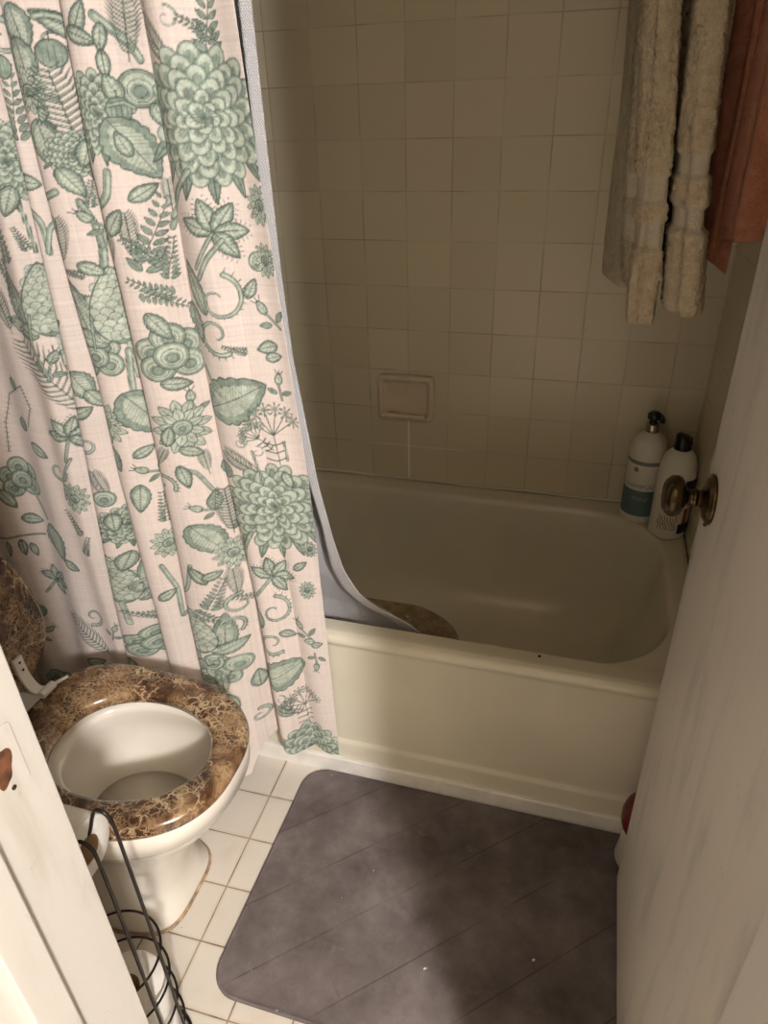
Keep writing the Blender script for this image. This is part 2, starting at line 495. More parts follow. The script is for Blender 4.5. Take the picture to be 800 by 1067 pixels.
def m_arti(K, c, L, a):
    for sg in (-1, 1):     # flanking curled leaves
        m_leaf(K, rot([[sg*L*.36, -L*.02]], a, c)[0], L*.85, L*.26, a+sg*.12, serr=9)
        m_leaf(K, rot([[sg*L*.40, -L*.36]], a, c)[0], L*.5, L*.22, a+sg*1.1, serr=7)
    t = np.linspace(0, 1, 40)
    r = L*.30*np.sin(PI*(t**.75))**.7*(1-.25*t)
    P = np.vstack([np.stack([r, t*L], 1), np.stack([-r, t*L], 1)[::-1]])-[0, L*.5]
    Q = rot(P, a, c)
    K.fill(Q, C_MD)
    n = 11
    for i in range(n, 0, -1):
        yy = -L*.45+L*.86*i/n
        rr = L*.30*math.sin(PI*min(max(((yy/L+.5)), .02), .98)**.75)**.7*(1-.25*(yy/L+.5))
        m = 4
        for k in range(m+(i % 2)):
            xx = (k-(m-1+(i % 2))/2)*2*rr/(m+.5)
            tt = np.linspace(0, 2*PI, 14)
            S_ = np.stack([L*.058*np.cos(tt), L*.07*np.sin(tt)], 1)
            C = rot([[xx, yy]], a, c)[0]
            K.fill(rot(S_, a, C), C_LT); K.stroke(closed(rot(S_, a, C)), .0011, C_DK, .8)
    K.stroke(closed(Q), .0022, C_DK)
    K.stroke(rot([[0, -L*.5], [0, -L*.95]], a, c), .010, C_DK); K.stroke(rot([[0, -L*.5], [0, -L*.95]], a, c), .0072, C_LT)
    K.stroke(rot([[.001, -L*.5], [.001, -L*.95]], a, c), .001, C_DK, .7)
def m_star(K, c, R, a, n=5):
    m_stem(K, [rot([[0, -R*.2]], a, c)[0], rot([[R*.1, -R*1.35]], a, c)[0]], .0045)
    for k in range(n):
        th = (k-(n-1)/2)*.92
        cc = rot([[math.sin(th)*R*.55, math.cos(th)*R*.55]], a, c)[0]
        m_leaf(K, cc, R*1.05, R*.5, a+th, serr=4)
        for q in np.linspace(.3, 1.0, 6):
            for sg in (-1, 1):
                base = rot([[sg*R*.22*math.sin(PI*q*.8), q*R*1.05-R*.5]], a+th, cc)[0]
                tip = rot([[sg*R*.34*math.sin(PI*q*.8+.1), q*R*1.05-R*.46]], a+th, cc)[0]
                K.stroke([base, tip], .0012, C_DK)
def m_stem(K, P, w=.006):
    P = np.asarray(P, float)
    if len(P) > 2:
        from_ = np.linspace(0, 1, len(P)); t = np.linspace(0, 1, 24)
        P = np.stack([np.interp(t, from_, P[:,0]), np.interp(t, from_, P[:,1])], 1)
        for _ in range(4): P[1:-1] = (P[:-2]+P[1:-1]*2+P[2:])/4
    K.stroke(P, w+.0024, C_DK); K.stroke(P, w, C_MD); K.stroke(P+[w*.15, 0], w*.35, C_LT, .8)
def m_curl(K, c, R, a, sg=1, fringe=True, w=.004):
    t = np.linspace(0, 1, 46); th = t*3.4*PI*.62
    r = R*(1-.82*t)
    P = np.stack([sg*(np.sin(th)*r), R*.2+np.cos(th)*r], 1)
    if fringe:
        for i in range(0, 30, 2):
            o = P[i]*1.22; K.stroke(rot([P[i], o], a, c), .0016, C_DK)
    Q = rot(P, a, c)
    K.stroke(Q, np.linspace(w*2.2, w*.6, 46), C_DK); K.stroke(Q, np.linspace(w*1.5, w*.2, 46), C_MD); K.stroke(Q, np.linspace(w*.6, w*.1, 46), C_LT)
def m_berry(K, c, R, a=0.0):
    tt = np.linspace(0, 2*PI, 24); P = np.stack([R*.85*np.cos(tt), R*np.sin(tt)], 1)
    K.fill(rot(P, a, c), C_MD); K.stroke(closed(rot(P, a, c)), LW, C_DK)
    for v in (-.5, -.17, .17, .5):
        K.stroke(rot([[v*R, -R*.6], [v*R*1.1, R*.6]], a, c), .001, C_DK, .8)
    K.stroke(rot([[0, R*.9], [0, R*1.5]], a, c), .002, C_DK)
def m_round(K, c, R):
    tt = np.linspace(0, 2*PI, 28); P = np.stack([np.cos(tt), np.sin(tt)], 1)
    K.fill(P*R+c, C_MD); K.fill(P*R*.8+c, C_LT); K.fill(P*R*.45+np.array(c)-[0, R*.15], C_MD)
    K.stroke(P*R+c, .0017, C_DK); K.stroke(P*R*.6+np.array(c)-[0, R*.1], .0011, C_DK); K.stroke(P*R*.3+np.array(c)-[0, R*.15], .0011, C_DK)
def m_rounds(K, c, R):
    for dx, dy in ((-1, .6), (.9, .9), (0, 1.5), (-.9, -.7), (.9, -.6), (0, .1)):
        m_round(K, (c[0]+dx*R, c[1]+dy*R), R)
def m_lotus(K, c, R, a=0.0):
    for rr, n, l in ((.95, 12, .55), (.6, 9, .55)):
        for k in range(n):
            th = 2*PI*k/n+rr
            m_leaf(K, rot([[math.sin(th)*R*rr*.7, math.cos(th)*R*rr*.9]], a, c)[0], R*l, R*.33, a+th, serr=0, vein=False, fillc=C_LT)
            K.stroke(rot([[math.sin(th)*R*rr*.45, math.cos(th)*R*rr*.6], [math.sin(th)*R*rr*.8, math.cos(th)*R*rr]], a, c), .001, C_DK, .6)
    m_round(K, c, R*.3)
def m_bud(K, c, R, a):
    m_leaf(K, c, R*1.6, R*.9, a, serr=0)
    for k in (-.5, 0, .5): K.stroke(rot([[k*R*.4, R*.6], [k*R, R*1.1]], a, c), .0016, C_DK)
    m_stem(K, [rot([[0, -R*.7]], a, c)[0], rot([[R*.5, -R*2.6]], a, c)[0]], .0022)
    for sg in (-1, 1): m_leaf(K, rot([[sg*R*.9+R*.2, -R*1.6]], a, c)[0], R*1.3, R*.6, a+sg*1.1, serr=0, vein=False)
def m_dill(K, c, R, a):
    for th in np.linspace(-1.2, 1.2, 6):
        e = rot([[math.sin(th)*R, math.cos(th)*R]], a, c)[0]
        K.stroke([rot([[0, -R*.3]], a, c)[0], e], .0018, C_DK)
        for k in range(8):
            K.stroke([e, e+R*.32*np.array([math.sin(k*.785), math.cos(k*.785)])], .0026, C_DK, .85)
            K.stroke([e, e+R*.2*np.array([math.sin(k*.785), math.cos(k*.785)])], .0014, C_LT, .8)
    K.stroke(rot([[0, -R*.3], [R*.1, -R*1.8]], a, c), .0018, C_DK)
    for y in (-.8, -1.2, -1.6):
        for sg in (-1, 1):
            K.stroke(rot([[0, R*y], [sg*R*.45, R*(y+.15)]], a, c), .0022, C_DK)
def m_mum(K, c, R):
    for rr, n in ((1, 11), (.62, 8)):
        for k in range(n):
            th = 2*PI*k/n
            m_round(K, (c[0]+math.sin(th)*R*rr*.78, c[1]+math.cos(th)*R*rr*.78), R*.26)
    m_round(K, c, R*.26)
def m_thorns(K, P):
    K.stroke(P, .002, C_DK)
    P = np.asarray(P)
    for i in range(len(P)-1):
        for t in np.linspace(0, 1, 6, endpoint=False):
            q = P[i]*(1-t)+P[i+1]*t; d = P[i+1]-P[i]; d = d/np.hypot(*d); nrm = np.array([-d[1], d[0]])
            K.stroke([q-nrm*.004, q+nrm*.004], .0011, C_DK)

def build_pattern(K, MOT):
    rng = np.random.RandomState(3)
    K.im[...] = C_BG
    for m in MOT:
        k, s, t = m[0], m[1], m[2]; c = (s, t); r = m[3:]
        K.cx = s; K.xs = 1.0 if k in ('stem', 'thorns') else float(np.interp(s, S_REF[1:], STRETCH))
        if k == 'peony': m_peony(K, c, r[0], math.radians(r[1]) if len(r) > 1 else 0)
        elif k == 'leaf': m_leaf(K, c, r[0], r[1], math.radians(r[2]))
        elif k == 'fern': m_fern(K, c, r[0], math.radians(r[1]))
        elif k == 'feather': m_fernleaf(K, c, r[0], math.radians(r[1]))
        elif k == 'arti': m_arti(K, c, r[0], math.radians(r[1]))
        elif k == 'star': m_star(K, c, r[0], math.radians(r[1]))
        elif k == 'curl': m_curl(K, c, r[0], math.radians(r[1]), r[2])
        elif k == 'tendril': m_curl(K, c, r[0], math.radians(r[1]), r[2], fringe=False, w=.0014)
        elif k == 'berry': m_berry(K, c, r[0], math.radians(r[1]))
        elif k == 'rounds': m_rounds(K, c, r[0])
        elif k == 'round': m_round(K, c, r[0])
        elif k == 'lotus': m_lotus(K, c, r[0])
        elif k == 'bud': m_bud(K, c, r[0], math.radians(r[1]))
        elif k == 'dill': m_dill(K, c, r[0], math.radians(r[1]))
        elif k == 'mum': m_mum(K, c, r[0])
        elif k == 'stem':
            q = np.array(r[0]); m_stem(K, q+np.array(c), r[1])
        elif k == 'thorns':
            m_thorns(K, np.array(r[0])+np.array(c))
    # uneven ink inside the green shapes
    def blur_noise(step, seed):
        r_ = np.random.RandomState(seed); hh, ww = K.im.shape[:2]
        g = r_.standard_normal((hh//step+3, ww//step+3))
        yy = np.arange(hh)/step; xx = np.arange(ww)/step
        iy = yy.astype(int); ix = xx.astype(int); fy = (yy-iy)[:, None]; fx = (xx-ix)[None]
        a_ = g[iy][:, ix]; b_ = g[iy][:, ix+1]; c_ = g[iy+1][:, ix]; d_ = g[iy+1][:, ix+1]
        return (a_*(1-fx)+b_*fx)*(1-fy)+(c_*(1-fx)+d_*fx)*fy
    ink = np.clip((.60-K.im[..., 0])*6, 0, 1)
    nz = .13*blur_noise(7, 1)+.10*blur_noise(3, 2)+.08*blur_noise(24, 5)
    K.im *= (1+ink*np.clip(nz, -.38, .3))[..., None].astype(np.float32)
    # woven slub: thin thread-to-thread tone of the linen
    h, w = K.im.shape[:2]
    wv = 1+.035*rng.standard_normal((h, 1))+.03*rng.standard_normal((1, w))+.03*rng.standard_normal((h, w))
    K.im *= wv[..., None].astype(np.float32)
    K.im[:] = np.clip(K.im, 0, 1)
# ================================================================== END CURTAIN-CORE
MOTIFS = [
    ('stem', 0, 0, [(0.3312, 1.2985), (0.3432, 1.247), (0.4518, 1.2024), (0.4549, 1.1525)], 0.01),
    ('stem', 0, 0, [(0.6047, 1.2367), (0.4648, 1.1886), (0.4518, 1.1525)], 0.008),
    ('peony', 0.3336, 1.2762, 0.0494),
    ('fern', 0.4518, 1.3466, 0.0862, 4),
    ('berry', 0.4489, 1.3913, 0.0138, 0),
    ('curl', 0.4581, 1.4188, 0.023, 0, 1),
    ('arti', 0.3432, 1.0735, 0.1188, -2),
    ('leaf', 0.4518, 0.9373, 0.056, 0.0396, 150),
    ('feather', 0.3145, 0.9437, 0.138, -32),
    ('bud', 0.3312, 0.981, 0.0161, 30),
    ('star', 0.3245, 0.8331, 0.0381, 20),
    ('curl', 0.2704, 0.7571, 0.023, 90, 1),
    ('berry', 0.2017, 0.8382, 0.0138, 10),
    ('berry', 0.2037, 0.9174, 0.0115, -10),
    ('stem', 0, 0, [(0.3183, 0.7896), (0.2834, 0.7399), (0.2777, 0.6964)], 0.004),
    ('thorns', 0, 0, [(0.1399, 0.7748), (0.1492, 0.8337), (0.1756, 0.8926), (0.232, 0.9189), (0.2426, 0.8785), (0.221, 0.8366)]),
    ('rounds', 0.1492, 0.7112, 0.0207),
    ('stem', 0, 0, [(0.1703, 0.68), (0.1883, 0.6287)], 0.005),
    ('leaf', 0.2075, 0.5788, 0.084, 0.055, 160),
    ('leaf', 0.1093, 0.5565, 0.0392, 0.0154, 180),
    ('leaf', 0.0704, 0.5476, 0.0392, 0.0154, 190),
    ('leaf', 0.1303, 0.5485, 0.0336, 0.0132, 170),
    ('stem', 0, 0, [(0.037, 0.5649), (0.1093, 0.5859), (0.1651, 0.5854)], 0.002),
    ('star', 0.1617, 0.4707, 0.0358, 50),
    ('berry', 0.0967, 0.3877, 0.0161, 0),
    ('bud', 0.1038, 0.3334, 0.0161, 60),
    ('feather', 0.2355, 0.3455, 0.115, -38),
    ('fern', 0.3267, 1.168, 0.0345, -20),
    ('fern', 0.2911, 1.168, 0.069, 0),
    ('feather', 0.2408, 1.0581, 0.069, -10),
    ('rounds', 0.0793, 0.1665, 0.0184),
    ('arti', 0.4391, 0.5383, 0.1134, -4),
    ('curl', 0.2651, 0.4057, 0.0253, 200, -1),
    ('fern', 0.2834, 0.6435, 0.0575, -30),
    ('lotus', 0.3058, 0.704, 0.0299),
    ('leaf', 0.6047, 1.4308, 0.056, 0.0308, 170),
    ('leaf', 0.6014, 1.3896, 0.0672, 0.0308, 175),
    ('lotus', 0.5997, 1.3621, 0.0253),
    ('leaf', 0.6081, 1.2985, 0.0616, 0.0396, 170),
    ('bud', 0.6131, 1.3346, 0.0138, 200),
    ('feather', 0.5884, 1.1714, 0.0575, 5),
    ('fern', 0.5966, 1.1233, 0.0345, -80),
    ('fern', 0.603, 1.0873, 0.0345, -70),
    ('rounds', 0.5981, 0.9919, 0.0196),
    ('lotus', 0.5809, 0.8747, 0.0345),
    ('leaf', 0.5809, 0.8107, 0.056, 0.0242, 160),
    ('peony', 0.4811, 0.6609, 0.0371),
    ('leaf', 0.4648, 0.5815, 0.0448, 0.0242, 200),
    ('curl', 0.4737, 0.519, 0.023, 160, -1),
    ('rounds', 0.4811, 0.3706, 0.0184),
    ('fern', 0.47, 0.4488, 0.046, -60),
    ('leaf', 0.6553, 1.436, 0.056, 0.022, -60),
    ('leaf', 0.7875, 1.4377, 0.0448, 0.0198, 30),
    ('curl', 0.6479, 1.4171, 0.0253, -30, 1),
    ('berry', 0.6384, 1.4033, 0.0161, 0),
    ('feather', 0.6402, 1.3346, 0.0978, -8),
    ('leaf', 0.7859, 1.4188, 0.0448, 0.0176, 110),
    ('peony', 0.7909, 1.3329, 0.0464),
    ('stem', 0, 0, [(0.7875, 1.2608), (0.7774, 1.2247), (0.6534, 1.1817), (0.646, 1.1336)], 0.011),
    ('stem', 0, 0, [(0.6328, 1.223), (0.646, 1.1938), (0.6497, 1.1611)], 0.008),
    ('fern', 0.6497, 1.2316, 0.0345, 10),
    ('peony', 0.6421, 1.2848, 0.0268),
    ('arti', 0.6534, 1.0701, 0.121, -2),
    ('stem', 0, 0, [(0.6516, 0.9981), (0.646, 0.955), (0.644, 0.9168)], 0.01),
    ('leaf', 0.6588, 0.8876, 0.0952, 0.0605, 150),
    ('curl', 0.7521, 0.7673, 0.0207, 120, -1),
    ('feather', 0.7682, 0.8192, 0.0345, 30),
    ('leaf', 0.6183, 0.73, 0.056, 0.0286, 190),
    ('fern', 0.657, 0.7036, 0.0575, 0),
    ('lotus', 0.6497, 0.6292, 0.0276),
    ('stem', 0, 0, [(0.6274, 0.5832), (0.6479, 0.5257), (0.646, 0.4606)], 0.008),
    ('stem', 0, 0, [(0.7774, 0.591), (0.7642, 0.5324), (0.6497, 0.4583)], 0.006),
    ('arti', 0.7581, 0.4368, 0.108, -2),
    ('stem', 0, 0, [(0.7521, 0.3365), (0.644, 0.2537), (0.644, 0.1963)], 0.009),
    ('stem', 0, 0, [(0.8104, 1.4411), (0.8301, 1.4274), (0.854, 1.4119), (0.8639, 1.3947)], 0.01),
    ('feather', 0.8521, 1.436, 0.069, 4),
    ('tendril', 0.9399, 1.4342, 0.0138, 0, 1),
    ('tendril', 0.8935, 1.4514, 0.0138, 0, -1),
    ('feather', 0.9125, 1.4136, 0.0633, -40),
    ('leaf', 0.8139, 1.4171, 0.0336, 0.0132, 190),
    ('leaf', 0.8121, 1.3879, 0.0336, 0.0132, 180),
    ('round', 0.8559, 1.3604, 0.023),
    ('leaf', 0.8175, 1.3621, 0.0336, 0.0198, -20),
    ('berry', 0.8211, 1.3363, 0.0149, 0),
    ('stem', 0, 0, [(0.8069, 1.3415), (0.8283, 1.3449), (0.8435, 1.338)], 0.003),
    ('leaf', 0.8318, 1.2882, 0.0896, 0.0506, 150),
    ('feather', 0.7997, 1.1783, 0.0575, 0),
    ('fern', 0.8352, 1.1749, 0.1035, 20),
    ('fern', 0.8157, 1.1543, 0.0575, -50),
    ('fern', 0.8157, 1.0993, 0.0575, -60),
    ('fern', 0.8336, 1.0821, 0.0575, 120),
    ('feather', 0.8722, 1.2298, 0.0345, 0),
    ('stem', 0, 0, [(0.9254, 1.2504), (0.8896, 1.223), (0.868, 1.1835)], 0.009),
    ('stem', 0, 0, [(0.8503, 0.9862), (0.8659, 1.0168), (0.8832, 1.0392)], 0.004),
    ('rounds', 0.8247, 0.9918, 0.0218),
    ('bud', 0.8402, 0.923, 0.0138, 0),
    ('lotus', 0.8157, 0.8718, 0.0437),
    ('stem', 0, 0, [(0.7943, 0.797), (0.8229, 0.7846), (0.8435, 0.7446)], 0.006),
    ('leaf', 0.8015, 0.7797, 0.0448, 0.0198, 170),
    ('feather', 0.8418, 0.803, 0.0345, -5),
    ('leaf', 0.8175, 0.6472, 0.0784, 0.0462, 150),
    ('bud', 0.8086, 0.7151, 0.0138, -60),
    ('leaf', 0.8435, 0.725, 0.0392, 0.0198, 10),
    ('fern', 0.8104, 0.5242, 0.069, 20),
    ('fern', 0.7979, 0.4702, 0.0575, 120),
    ('curl', 0.8193, 0.4542, 0.0207, 140, -1),
    ('rounds', 0.7909, 0.3391, 0.0184),
    ('feather', 0.7943, 0.3094, 0.046, 0),
    ('leaf', 0.7997, 0.1027, 0.0504, 0.022, 180),
    ('lotus', 0.854, 0.6082, 0.0299),
    ('feather', 0.8452, 0.5468, 0.0517, 0),
    ('curl', 0.8452, 0.4898, 0.023, 10, -1),
    ('round', 0.8265, 0.3555, 0.0196),
    ('fern', 0.9899, 1.436, 0.0978, 6),
    ('fern', 0.9752, 1.4256, 0.046, -60),
    ('peony', 0.9653, 1.3243, 0.0803),
    ('stem', 0, 0, [(0.9334, 1.259), (0.9042, 1.2333), (0.8722, 1.1972)], 0.008),
    ('star', 0.9537, 1.1766, 0.0448, 38),
    ('lotus', 1.0333, 1.2109, 0.0253),
    ('round', 1.0121, 1.1319, 0.0138),
    ('lotus', 1.0269, 1.1336, 0.023),
    ('leaf', 0.9059, 1.0959, 0.084, 0.0242, -15),
    ('curl', 0.9399, 1.0718, 0.0391, 20, 1),
    ('curl', 0.9254, 1.0306, 0.0345, 150, 1),
    ('leaf', 0.8896, 1.0409, 0.0672, 0.022, 170),
    ('bud', 1.0071, 1.0632, 0.0161, -30),
    ('leaf', 1.0071, 0.9997, 0.0336, 0.0198, -100),
    ('leaf', 1.0155, 0.9839, 0.028, 0.0154, 80),
    ('bud', 1.0171, 0.9475, 0.0138, 10),
    ('leaf', 0.9366, 0.9162, 0.1176, 0.0748, 68),
    ('dill', 0.9933, 0.8596, 0.0368, 0),
    ('dill', 0.9613, 0.8485, 0.0207, -40),
    ('tendril', 0.9318, 0.8361, 0.0138, 0, 1),
    ('tendril', 0.9593, 0.8174, 0.0115, 0, 1),
    ('feather', 0.9254, 0.8011, 0.0633, -55),
    ('berry', 0.8876, 0.7818, 0.0161, 0),
    ('peony', 0.9736, 0.7087, 0.0803),
    ('stem', 0, 0, [(0.8876, 0.5864), (0.8972, 0.6233), (0.919, 0.659)], 0.007),
    ('feather', 0.8639, 0.6976, 0.0805, 0),
    ('star', 0.9432, 0.5611, 0.0403, 45),
    ('curl', 0.9334, 0.4747, 0.0345, 10, 1),
    ('curl', 0.919, 0.412, 0.0299, 150, 1),
    ('leaf', 0.8935, 0.4673, 0.056, 0.022, -10),
    ('lotus', 1.0138, 0.5259, 0.0184),
    ('lotus', 1.0285, 0.618, 0.0161),
    ('bud', 0.9832, 0.4407, 0.0161, -25),
    ('leaf', 1.0036, 0.4006, 0.0246, 0.0143, -90),
    ('leaf', 1.0204, 0.3909, 0.0246, 0.0132, 80),
    ('bud', 1.0138, 0.3332, 0.0138, 190),
    ('leaf', 0.9334, 0.3233, 0.103, 0.0682, 70),
    ('dill', 0.9653, 0.2286, 0.0345, 0),
    ('dill', 0.9366, 0.2297, 0.0184, -40),
    ('tendril', 0.9222, 0.2585, 0.0115, 0, 1),
    ('feather', 0.9222, 0.2262, 0.0517, -55),
    ('curl', 0.8452, 0.2003, 0.0172, 0, 1),
    ('peony', 0.9653, 0.0927, 0.0721, 0),
    ('leaf', 0.8559, 0.2994, 0.0448, 0.022, 0),
    ('stem', 0, 0, [(0.311, 1.0512), (0.3005, 1.0014), (0.3164, 0.9437)], 0.004),
    ('stem', 0, 0, [(0.6097, 1.0581), (0.6047, 1.0272), (0.6014, 1.0031)], 0.003),
    ('stem', 0, 0, [(0.336, 1.2144), (0.3408, 1.18), (0.3432, 1.1491)], 0.004),
    ('leaf', 0.3223, 1.223, 0.0448, 0.022, 200),
    ('leaf', 0.4445, 1.2487, 0.0392, 0.0198, 100),
    ('fern', 0.274, 1.1079, 0.0575, 170),
    ('curl', 0.2669, 1.0357, 0.0207, 40, 1),
    ('leaf', 0.657, 1.2848, 0.0392, 0.0198, 200),
    ('leaf', 0.6292, 1.2487, 0.0448, 0.022, 150),
    ('bud', 0.6346, 1.2024, 0.0138, -40),
    ('leaf', 0.7791, 1.1955, 0.0448, 0.022, 40),
    ('leaf', 0.6274, 1.1285, 0.0336, 0.0176, 120),
    ('feather', 0.7533, 1.1543, 0.046, 10),
    ('leaf', 0.4718, 0.9123, 0.0392, 0.0198, 150),
    ('leaf', 0.4431, 0.889, 0.0392, 0.0198, 60),
    ('curl', 0.4431, 0.8266, 0.0207, -60, -1),
    ('feather', 0.4503, 0.7502, 0.0517, -15),
    ('leaf', 0.2338, 0.7915, 0.0448, 0.022, 120),
    ('leaf', 0.1093, 0.6727, 0.0504, 0.0242, 150),
    ('leaf', 0.1474, 0.6228, 0.0448, 0.022, 100),
    ('fern', 0.304, 0.592, 0.046, 20),
    ('leaf', 0.4581, 0.669, 0.0392, 0.0198, 180),
    ('round', 0.4518, 0.7205, 0.0161),
    ('leaf', 0.2426, 0.5319, 0.0392, 0.0198, 120),
    ('bud', 0.3203, 0.3786, 0.0138, 30),
    ('leaf', 0.2355, 0.2678, 0.0504, 0.0242, 80),
    ('leaf', 0.4322, 0.314, 0.0336, 0.0176, 10),
    ('leaf', 0.8175, 1.2951, 0.0336, 0.0154, -20),
    ('leaf', 0.8783, 1.3277, 0.0336, 0.0165, 160),
    ('leaf', 0.8336, 1.2333, 0.0392, 0.0176, 60),
    ('fern', 0.8559, 1.1388, 0.0575, 10),
    ('leaf', 0.8139, 1.0426, 0.0504, 0.022, 150),
    ('leaf', 0.8229, 0.9475, 0.0392, 0.0198, 100),
    ('leaf', 0.7892, 0.8581, 0.0392, 0.0198, 20),
    ('leaf', 0.8229, 0.8258, 0.0336, 0.0165, 120),
    ('leaf', 0.6421, 0.8197, 0.0336, 0.0165, 60),
    ('bud', 0.631, 0.7856, 0.0138, -60),
    ('leaf', 0.7859, 0.5693, 0.0448, 0.0198, -30),
    ('leaf', 0.6255, 0.5155, 0.0392, 0.0176, 60),
    ('leaf', 0.8104, 0.5683, 0.0336, 0.0154, 60),
    ('curl', 0.7741, 0.3617, 0.0207, 60, 1),
    ('leaf', 0.8015, 0.2627, 0.0448, 0.022, 150),
    ('round', 0.7741, 0.236, 0.0161),
    ('stem', 0, 0, [(0.9633, 1.1646), (0.9383, 1.1405), (0.919, 1.1113)], 0.006),
    ('stem', 0, 0, [(0.8896, 0.9696), (0.9007, 0.9406), (0.9141, 0.9232)], 0.004),
    ('stem', 0, 0, [(0.9501, 0.8226), (0.9555, 0.7849), (0.9613, 0.7549)], 0.002),
    ('stem', 0, 0, [(1.0088, 0.8356), (1.0105, 0.8008)], 0.002),
    ('leaf', 0.995, 1.0924, 0.0336, 0.0154, 30),
    ('fern', 0.9555, 0.9997, 0.0345, -70),
    ('leaf', 1.0053, 0.7631, 0.0336, 0.0154, 160),
    ('fern', 0.868, 0.5018, 0.046, -70),
    ('leaf', 1.0053, 0.5818, 0.0314, 0.0143, 60),
    ('leaf', 0.9537, 0.4195, 0.0336, 0.0154, 120)]

# ------------------------------------------------------------------ camera
cam = bpy.data.cameras.new('Camera'); camo = bpy.data.objects.new('Camera', cam); COL.objects.link(camo)
a_, b_, c_ = CAM_R
Rz = Matrix.Rotation(c_, 3, 'Z'); Rx = Matrix.Rotation(a_, 3, 'X'); Ro = Matrix.Rotation(b_, 3, 'Z')
camo.matrix_world = Matrix.Translation(Vector(CAM_C)) @ (Rz @ Rx @ Ro).to_4x4()
cam.sensor_fit = 'VERTICAL'; cam.sensor_height = 36; cam.lens = 36*CAM_F/1067
cam.clip_start = .02
SC.camera = camo

# ------------------------------------------------------------------ room shell
XL, XR, YD, YH = -.80, .728, -1.39, -1.51      # left wall, right wall, door wall inner / hall face
JX0, JX1 = .010, .622                          # door opening
def struct(name, bm, mat, parent=None, smooth=False, bev=0.0, **k):
    o = obj(name, bm, mat, parent, smooth=smooth, bev=bev)
    if not parent: tag(o, kind='structure', **k)
    return o
def sbox(name, mat, *d, bev=0.0, parent=None, **k):
    bm = bmesh.new(); box(bm, *d); return struct(name, bm, mat, parent, bev=bev, **k)
sbox('floor', floor_mat(), -2.2, 3.2, -4.4, .1, -.08, 0, label='cream square tile floor with brown grout')
sbox('wall_back', wall_tile_mat('x', 0.0), XL-.1, XR+.1, 0, .1, 0, 2.4, label='cream tiled wall behind the bathtub')
sbox('wall_right', wall_tile_mat('y', -.03), XR, XR+.1, -1.39, 0, 0, 2.4, label='cream tiled wall at the right end of the tub')
sbox('wall_left', wall_tile_mat('y', -.03), XL-.1, XL, -1.39, 0, 0, 2.4, label='wall behind the toilet tank')
bm = bmesh.new()
box(bm, XL-.1, JX0-.02, YH, YD, 0, 2.4); box(bm, JX1+.02, XR+.1, YH, YD, 0, 2.4); box(bm, JX0-.02, JX1+.02, YH, YD, 2.05, 2.4)
struct('wall_front', bm, M_WALL, label='wall with the doorway')
sbox('ceiling', M_WALL, -2.2, 3.2, -4.4, .1, 2.4, 2.46, label='plain ceiling')

# door frame
def jamb(name, x0, x1, stop_x0, stop_x1, label):
    bm = bmesh.new()
    box(bm, x0, x1, YH-.012, YD+(.006 if x0 < .3 else .022), 0, 2.05)
    box(bm, stop_x0, stop_x1, -1.502, -1.462, 0, 2.04)
    return struct(name, bm, M_TRIM, bev=.0025, label=label)
jl = jamb('trim_2', JX0-.02, JX0, JX0-.001, JX0+.010, 'white painted door jamb on the left with its strike plate')
jamb('trim_3', JX1-.004, JX1+.022, JX1-.014, JX1+.003, 'white painted door jamb on the right')
bm = bmesh.new(); box(bm, JX0-.02, JX1+.022, YH, YD, 2.03, 2.05); struct('trim_4', bm, M_TRIM, label='head of the door frame')
# strike plate with worn latch hole
bm = bmesh.new()
loft(bm, [[(JX0+dx, p[0], p[1]) for p in rrect(-1.447, -1.405, .812, .885, .006, 0)] for dx in (-.001, .0012)], cap0=True, cap1=True)
sp = obj('strike_plate', bm, M_TRIM, jl, smooth=False, bev=.0005)
bm = bmesh.new()
loop = []
for i in range(36):
    t = 2*PI*i/36; r = 1+.16*math.sin(3*t+1)+.1*math.sin(5*t)
    loop.append((JX0+.0016, -1.427+.011*r*math.cos(t), .851+.021*r*math.sin(t)))
loft(bm, [[(x-.004, y, z) for x, y, z in loop], loop], cap0=True, cap1=True)
obj('latch_hole', bm, M_RUST, sp, smooth=False)
for zz in (.822, .877):
    bm = bmesh.new(); lathe(bm, [(.0024, 0), (.0024, .0012), (.0016, .0018), (0, .0018)], 14, Matrix.Translation((JX0+.001, -1.424, zz)) @ Matrix.Rotation(PI/2, 4, 'Y'))
    obj('screw', bm, M_HOLE, sp)

# open door, hinged on the right, with brass knob
dx0, dx1 = .622, .657
bm = bmesh.new(); box(bm, dx0, dx1, -1.366, -.812, .012, 2.02)
door = struct('door_1', bm, M_DOOR, bev=.0015, label='white painted door standing open on the right, smudged with grey wear')
KY, KZ = -.866, .886
def knob(side):
    M = Matrix.Translation((dx0 if side < 0 else dx1, KY, KZ)) @ Matrix.Rotation(side*PI/2, 4, 'Y')
    bm = bmesh.new()
    lathe(bm, [(0, 0), (.0325, 0), (.0332, .002), (.0325, .0045), (.0285, .0055), (.0275, .0075), (.025, .009), (.018, .0105), (.0135, .013), (0, .013)], 48, M)
    r = obj('rosette', bm, M_BRASS, door)
    bm = bmesh.new()
    k = .72 if side > 0 else 1.0
    lathe(bm, [(0, .010*k), (.0125, .010*k), (.0105, .016*k), (.0115, .020*k), (.0135, .0215*k), (.0105, .023*k), (.0098, .028*k), (.0125, .032*k), (.020, .0345*k), (.0255, .039*k), (.0272, .045*k), (.0262, .051*k), (.021, .0565*k), (.0165, .0585*k), (.0155, .0575*k), (.008, .0588*k), (0, .059*k)], 48, M)
    obj('door_knob', bm, M_BRASS, door)
    return r
rz_ = knob(-1); knob(1)
